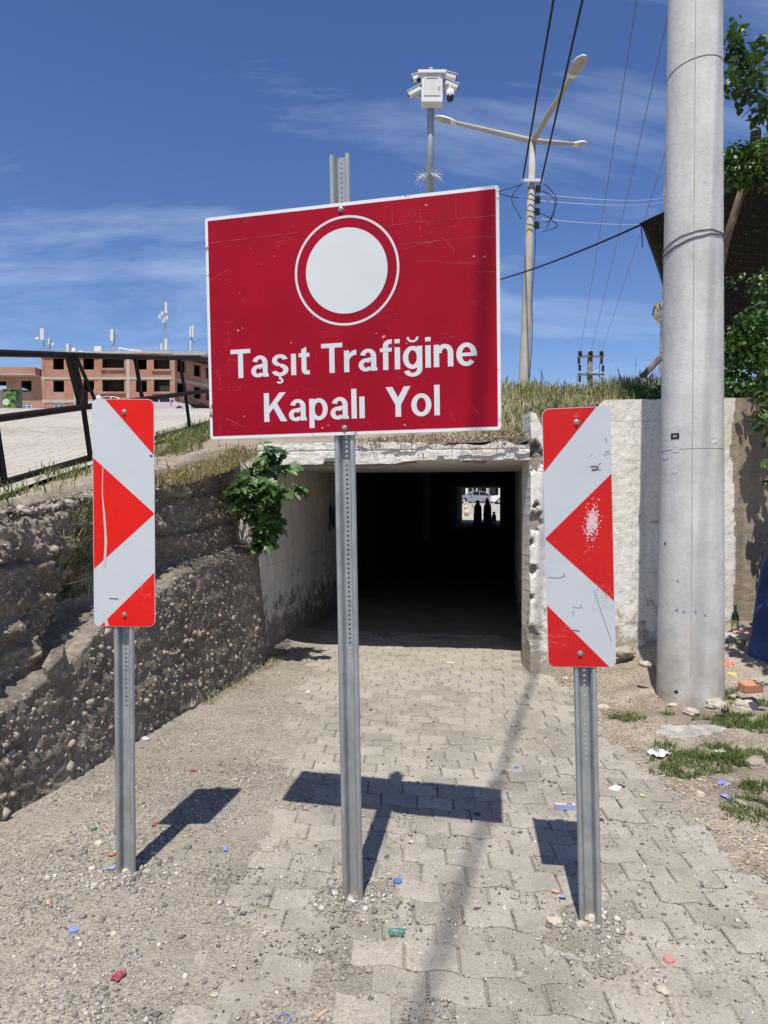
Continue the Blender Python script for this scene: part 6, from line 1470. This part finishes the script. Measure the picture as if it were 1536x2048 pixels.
# bank on the left: green near the railing, dry at the brink
x, y = scatter(26000, -3.2, -1.2, 3.6, 12.5, lambda a, c_: ss(.0, .35, nz(a * 1.6, c_ * 1.6, 3) + .3 * ss(7.0, 9.0, c_) - .05) * (0.45 if c_ < 7.3 else 1) if c_ < 7.05 and a < xw(c_) - .1 or c_ >= 7.05 else 0)
P = np.stack([x, y, [(bankz(a, c_) if c_ < 7.05 else embz(a, c_)) - .01 for a, c_ in zip(x, y)]], -1)
near = (rng.uniform(0, 1, len(x)) < np.clip((-1.35 - x) / .9, 0.3, 0.92))
for sel, nm, mt, hh, lab in ((near, 'bank_grass', 'bank_green', .13, 'green weeds and grass along the foot of the railing'), (~near, 'dry_bank_grass', 'grass_dry', .11, 'dry yellow grass on the brink of the left bank')):
    Vb, Fb = blades(P[sel], rng.uniform(.4, 1.4, sel.sum()) * hh, 0.0045, .5, .15); o = stuff(npmesh(nm, Vb, Fb, mt)); tag(o, lab, 'grass')
# stones and clods along the brink of the bank
q = []
for i in range(1500):
    c_ = rnd.uniform(3.2, 6.9); a = xw(c_) - abs(rnd.gauss(0.12, .25)); q.append((a, c_, bankz(a, c_) + .004))
P = np.array(q); o = stuff(npmesh('bank_stones', *pebbles(P, np.clip(np.exp(rng.normal(math.log(.009), .6, len(P))), .004, .03), ico(), .8, .38), 'pebble')); tag(o, 'loose stones and clods on the brink above the left retaining wall', 'stones')
# dry grass hanging over the wall between board and fig shrub, weeds in a wall pocket
x, y = scatter(3200, -1.75, -1.2, 5.3, 6.9, lambda a, c_: .9 if abs(a - xw(c_)) < .16 else 0)
P = np.stack([x, y, [ztop(c_) + .0 - .04 * max(0, a - xw(c_)) for a, c_ in zip(x, y)]], -1); Vb, Fb = blades(P, rng.uniform(.04, .12, len(x)), 0.004, 1.3, 0)
o = stuff(npmesh('hanging_dry_grass', Vb, Fb, 'grass_dry')); tag(o, 'dry grass spilling over the wall edge beside the fig shrub', 'grass')
q = []
for i in range(900):
    z = rnd.uniform(.95, 1.55); yy = 4.55 + rnd.gauss(0, .10) + .25 * (z - 1.2); d = wall_d(yy, z); p = Vector((xw(yy), yy, z)) + WN * d; q.append(p[:])
P = np.array(q); Vb, Fb = blades(P, rng.uniform(.05, .16, len(P)), .004, .8, .1); o = stuff(npmesh('wall_weeds', Vb, Fb, 'grass_mix')); tag(o, 'yellow-green weeds in a pocket of the retaining wall beside the left hazard board', 'weeds')
# weeds along the foot of the wall
x, y = scatter(9000, -1.9, -1.0, 4.3, 7.4, lambda a, c_: ss(.1, .5, nz(c_ * 1.7, 5.5) + .25 + .5 * ss(6, 7, c_)) if 0.08 < a - xw(c_) < .26 + .1 * nz(c_ * 3, 1) else 0)
P = np.stack([x, y, [gz(a, c_) for a, c_ in zip(x, y)]], -1); Vb, Fb = blades(P, rng.uniform(.015, .06, len(x)), .003, .8); o = stuff(npmesh('wall_foot_weeds', Vb, Fb, 'grass_mix')); tag(o, 'sparse weeds along the foot of the left retaining wall', 'weeds')
# green tufts on the right verge
TUFT = [(1400, 1500, .20, 2400), (1450, 1490, .16, 1500), (1350, 1520, .10, 700), (1480, 1430, .16, 1600), (1510, 1400, .12, 900), (1460, 1385, .09, 700), (1440, 1408, .05, 160), (1335, 1408, .04, 90), (1400, 1425, .05, 110), (1520, 1600, .13, 1300), (1536, 1560, .10, 800), (1255, 1418, .09, 500), (1535, 1440, .15, 1100), (1330, 1470, .05, 120), (1470, 1345, .06, 300), (1500, 1500, .12, 700)]
q = []
for px, py, r_, k in TUFT:
    c_ = on_ground(px, py, .08); 
    for i in range(k):
        a, rr = rnd.uniform(0, 6.283), r_ * math.sqrt(rnd.random()) * 1.15; X, Y = c_.x + rr * math.cos(a) * 1.3, c_.y + rr * math.sin(a) * .9
        if nz(X * 9, Y * 9, 2) > -.22: q.append((X, Y, gz(X, Y) - .004))
P = np.array(q); Vb, Fb = blades(P, rng.uniform(.012, .06, len(P)) * (0.6 + 0.8 * rng.uniform(0, 1, len(P)) ** 2), .0024, 1.0); o = stuff(npmesh('verge_grass', Vb, Fb, 'grass_green')); tag(o, 'short green grass tufts on the right verge around the concrete pole', 'grass')
# ash
for px, py, rx, ry, lab in ((1370, 1452, .34, .16, 'pale grey ash patch in front of the concrete pole'), (1500, 1330, .45, .30, 'pale ash heap right of the concrete pole below the bottle')):
    c_ = on_ground(px, py, .12 if py < 1400 else .06)
    def ashf(u, v):
        X, Y = c_.x + (u - .5) * 2.4 * rx, c_.y + (v - .5) * 2.4 * ry; r_ = math.hypot((u - .5) * 2.4, (v - .5) * 2.4) + .35 * fr(X * 5, Y * 5, 1, 3)
        return (X, Y, gz(X, Y) + .014 * (1 - ss(.2, .9, r_)) - .014 * ss(.45, .95, r_) + .007 * fr(X * 12, Y * 12, 2, 3) + .004 * nz(X * 30, Y * 30))
    o = gridmesh('ash_patch', ashf, np.linspace(0, 1, 50), np.linspace(0, 1, 40), 'ash'); tag(o, lab, 'ash')

# ================================================================== litter and loose stones
def plastic(name, c_): return M(name, c_, tuple(q * .85 for q in c_), 30, 0.4, 0.45)
PLM = {}
def pl(key, c_):
    g_ = sum(c_) / 3; c_ = tuple(q * .72 + g_ * .2 + .03 for q in c_)
    if key not in PLM: PLM[key] = plastic(key + '_plastic', c_)
    return PLM[key]
COLS = {'blue': (.05, .16, .62), 'paleblue': (.22, .34, .68), 'green': (.02, .33, .12), 'orange': (.75, .17, .03), 'red': (.62, .05, .06), 'crimson': (.4, .02, .05), 'violet': (.22, .22, .62), 'yellow': (.8, .6, .05), 'white': (.75, .75, .73), 'paleorange': (.72, .36, .18), 'black': (.03, .03, .03), 'teal': (.04, .32, .24), 'pink': (.75, .2, .2)}
def gp(px, py):
    p = on_ground(px, py, 0.0)
    for _ in range(3): p = on_ground(px, py, max(gz(p.x, p.y), 0.0))
    return p
def cap_(px, py, col, label, r_=.016, tilt=.15):
    p = gp(px, py); b = MB(); mt = Matrix.Rotation(rnd.uniform(0, 6), 3, 'Z') @ Matrix.Rotation(tilt, 3, 'X'); k = 24; h = r_ * .8
    prof = [(r_ * .86, 0.002), (r_, 0), (r_, h * .85), (r_ * .93, h), (r_ * .3, h)]
    b.lathe(prof, p + Vector((0, 0, .001)), k, mat=mt); 
    for i in range(k): 
        a = 6.283 * i / k; b.box(p + mt @ Vector((r_ * 1.0 * math.cos(a), r_ * math.sin(a), h * .42)), (r_ * .07, r_ * .09, h * .75), mat=mt @ Matrix.Rotation(a, 3, 'Z'))
    o = b.build('bottlecap', pl(col, COLS[col])); return tag(o, label, 'bottle cap')
def scrap(px, py, col, label, w=.03, h=.02, name='wrapper', cat='litter', crumple=.012):
    p = gp(px, py); a = rnd.uniform(0, 3.14); ca_, sa_ = math.cos(a), math.sin(a); sd_ = rnd.uniform(0, 50)
    def fn(u, v):
        X, Y = (u - .5) * w * (1 + .2 * nz(v * 3, sd_)), (v - .5) * h * (1 + .3 * nz(u * 3, sd_ + 4))
        return (p.x + X * ca_ - Y * sa_, p.y + X * sa_ + Y * ca_, p.z + .004 + abs(crumple * nz(u * 3.1 + sd_, v * 3.3)) + crumple * .4 * abs(nz(u * 8, v * 8 + sd_)))
    b = MB(); V = [fn(i / 8, j / 6) for i in range(9) for j in range(7)]; b.add(V, [tuple(f_) for f_ in gridfaces(9, 7)])
    o = b.build(name, pl(col, COLS[col])); so = o.modifiers.new('solid', 'SOLIDIFY'); so.thickness = .0012; return tag(o, label, cat)
cap_(795, 1766, 'blue', 'bright blue bottle cap right of the central post foot', .017)
cap_(146, 1863, 'paleblue', 'pale blue upturned bottle cap at the lower left', .017, .5)
cap_(188, 1659, 'green', 'green bottle cap left of the left post', .014, .4)
cap_(1337, 1924, 'pink', 'red bottle cap on the pavers at the lower right', .018, .2)
cap_(223, 1712, 'orange', 'orange plastic cap beside the left post foot', .015, .6)
cap_(1033, 1537, 'blue', 'small blue bottle cap on the paving beyond the sign shadow', .013)
scrap(222, 1739, 'paleblue', 'crumpled blue foil at the foot of the left post', .035, .022)
scrap(236, 1957, 'crimson', 'dark red crumpled wrapper at the lower left of the gravel', .045, .035, crumple=.03)
scrap(97, 1807, 'paleorange', 'pale orange plastic scrap on the left gravel', .03, .02)
scrap(452, 1700, 'violet', 'violet plastic scrap between the left and central posts', .035, .02)
scrap(308, 1650, 'red', 'red plastic scrap beside the left board shadow', .045, .014)
scrap(385, 1543, 'crimson', 'tiny dark red scrap above the left board shadow', .03, .02)
scrap(1125, 1796, 'paleblue', 'small blue plastic scrap left of the right post foot', .025, .02)
scrap(1110, 1785, 'paleorange', 'small orange scrap left of the right post foot', .025, .016)
scrap(1232, 1577, 'white', 'white paper packet with dark corner on the right paving', .085, .05, crumple=.006)
scrap(1243, 1573, 'black', 'dark torn corner lying on the white paper packet', .04, .03, crumple=.008)
scrap(1285, 1593, 'yellow', 'small yellow scrap on the right paving', .03, .02)
scrap(645, 2028, 'paleorange', 'narrow pale orange stick of plastic at the bottom edge', .04, .012, crumple=.004)
scrap(290, 1478, 'white', 'flat white paper scrap at the foot of the left wall', .07, .04, crumple=.006)
scrap(616, 1385, 'white', 'long pale paper scrap on the paving left of the central post', .09, .03, crumple=.006)
scrap(900, 1327, 'white', 'small white paper scrap near the underpass shadow', .07, .03, crumple=.006)
scrap(1320, 1510, 'white', 'white crumpled tissue on the verge left of the grass tuft', .12, .10, crumple=.05)
scrap(1440, 1506, 'white', 'small white crumpled tissue in the grass tuft', .06, .05, crumple=.03)
scrap(1447, 1570, 'violet', 'dark blue and white wrapper below the grass tuft', .06, .05, crumple=.03)
scrap(1455, 1596, 'paleblue', 'grey blue wrapper on the verge near the right edge', .07, .04, crumple=.02)
scrap(1515, 1406, 'paleblue', 'blue foil wrapper below the broken brick', .08, .04, crumple=.03)
scrap(933, 1364, 'blue', 'tiny blue scrap on the paving before the underpass', .035, .02)
scrap(1483, 1268, 'pink', 'red and white crumpled packet below the green bottle', .12, .06, crumple=.05)
scrap(1457, 1333, 'orange', 'bright orange crumpled plastic right of the concrete pole', .09, .07, crumple=.05)
scrap(1465, 1350, 'yellow', 'cream plastic lid below the orange crumpled plastic', .10, .05, crumple=.02)
# blue ring, green string
p = gp(568, 2040); b = MB(); b.tube([p + Vector((.020 * math.cos(a), .020 * math.sin(a), .004 + .003 * math.sin(a))) for a in np.linspace(0, 6.283, 28)], .0016, 6); o = b.build('plastic_ring', pl('blue', COLS['blue'])); tag(o, 'thin blue plastic ring at the bottom edge of the picture', 'ring')
p = gp(793, 1868); b = MB(); b.tube([p + Vector((.028 * math.sin(t * 2.3) + .008 * math.sin(t * 7), .018 * math.cos(t * 3.1), .005 + .006 * abs(math.sin(t * 1.7)))) for t in np.linspace(0, 14, 110)], .0013, 5); o = b.build('string_tangle', pl('teal', COLS['teal'])); tag(o, 'tangle of green string on the gravel right of centre', 'string')
# little carton
p = gp(1130, 1618); ct = thing('carton', 'small blue carton with white top and yellow and red print beside the right post', 'carton', p); rz = R(-6)
b = MB(); b.box(p + Vector((0, 0, .013)), (.105, .03, .024), rz); cb_ = b.build('box', pl('paleblue', COLS['paleblue']), ct)
mt = Matrix.Rotation(rz, 3, 'Z')
for x0, x1, col in ((-.05, -.043, 'white'), (-.042, -.002, 'yellow'), (0.0, .006, 'white'), (.008, .035, 'red'), (.037, .05, 'white')):
    b = MB(); b.box(p + mt @ Vector(((x0 + x1) / 2, .003, .0257)), (x1 - x0, .018, .001), rz); b.build('print', pl(col, COLS[col]), cb_)
# bottle
p = gp(1470, 1262); bt_ = thing('bottle', 'green glass bottle with yellow label standing by the beige wall', 'bottle', p); MT['bglass'] = M('green_glass', (.01, .075, .03), None, 5, .08, .7)
b = MB(); b.lathe([(.028, 0), (.031, .01), (.031, .12), (.027, .145), (.014, .175), (.012, .215), (.0145, .22), (.0145, .232)], p, 18); b.build('glass', 'bglass', bt_, smooth=True)
b = MB(); b.lathe([(.0318, .02), (.0318, .10)], p, 18, cap=False); lab_ = b.build('paper_label', pl('yellow', COLS['yellow']), bt_)
b = MB(); b.box(p + Vector((-.01, -.0318, .05)), (.022, .003, .04)); b.build('label_print', pl('white', COLS['white']), lab_)
# broken brick and stones
def ico2():
    bm = bmesh.new(); bmesh.ops.create_icosphere(bm, subdivisions=3, radius=1)
    r_ = ([v_.co.copy() for v_ in bm.verts], [[v_.index for v_ in f_.verts] for f_ in bm.faces]); bm.free(); return r_
def stone(px, py, s_, label, sq=(1, .8, .55), mat='stone', seed=0, name='stone', cat='stone'):
    p = gp(px, py); V_, F_ = ico2(); b = MB(); mt = Matrix.Rotation(rnd.uniform(0, 6), 3, 'Z')
    b.add([p + Vector((0, 0, s_ * sq[2] * .35)) + mt @ Vector((v_[0] * sq[0], v_[1] * sq[1], v_[2] * sq[2])) * s_ * (1 + .3 * nz(v_[0] * 1.6 + seed, v_[1] * 1.6, v_[2] * 1.6) + .12 * nz(v_[0] * 5 + seed, v_[1] * 5, v_[2] * 5)) for v_ in V_], [tuple(f_) for f_ in F_])
    o = b.build(name, mat); return tag(o, label, cat)
p = gp(1501, 1385); b = MB(); b.box(p + Vector((0, 0, .045)), (.17, .09, .075), .25, mat=Matrix.Rotation(.25, 3, 'Z') @ Matrix.Rotation(.18, 3, 'X')); MT['brk'] = M('orange_brick', (.45, .2, .11), (.52, .27, .17), 20, .9, bs=60, bd=.006); o = b.build('broken_brick', 'brk', bevel=.012); tag(o, 'broken orange brick lying in the rubble right of the concrete pole', 'brick')
for i, (px, py, s_, lab) in enumerate(((1248, 1308, .11, 'cream stone block at the foot of the wing wall beside the right board'), (1383, 1427, .06, 'cream stone at the foot of the concrete pole'), (1207, 1418, .05, 'yellowish stone on the verge right of the right post'), (1430, 1412, .09, 'flat pale stone in the grass right of the concrete pole'), (1490, 1418, .10, 'flat buff stone below the broken brick'), (822, 1684, .013, 'dark round pebble on the paving right of the central post'), (738, 1941, .013, 'white round pebble low in the middle of the gravel'), (845, 1788, .012, 'round grey pebble right of the blue cap'), (470, 1560, .016, 'dark stone above the left board shadow'), (197, 1688, .022, 'flat brown stone left of the left post'), (1110, 1846, .03, 'flat grey stone at the left of the right post foot'), (1183, 1838, .028, 'buff stone wedged in the foot of the right post'), (1163, 1850, .022, 'dark stone at the foot of the right post'), (250, 1742, .014, 'cream chip in the foot of the left post'), (700, 1800, .016, 'cream chip at the foot of the central post'), (430, 1990, .012, 'small pale pebble at the lower left gravel'), (227, 1868, .014, 'grey green pebble at the lower left'), (1480, 1610, .04, 'buff stone on the verge near the right edge'), (1400, 1590, .03, 'round pale stone below the grass tuft'), (1510, 1530, .07, 'cream rock at the right edge above the lower grass tuft'), (1345, 1412, .035, 'small buff stone against the concrete pole foot'), (1475, 1500, .05, 'brown stone in the right grass'), (1525, 1365, .06, 'grey rubble piece at the right edge beside the brick'), (1468, 1395, .04, 'dark rubble piece right of the pole foot'), (1290, 1330, .05, 'small grey stone in the pole shadow'), (1130, 1358, .03, 'brown stone at the wing wall corner'), (1325, 1983, .022, 'dark flat pebble at the lower middle'))):
    if s_: stone(px, py, s_, lab, (1, .8, .5), 'stone', i * 3.1)
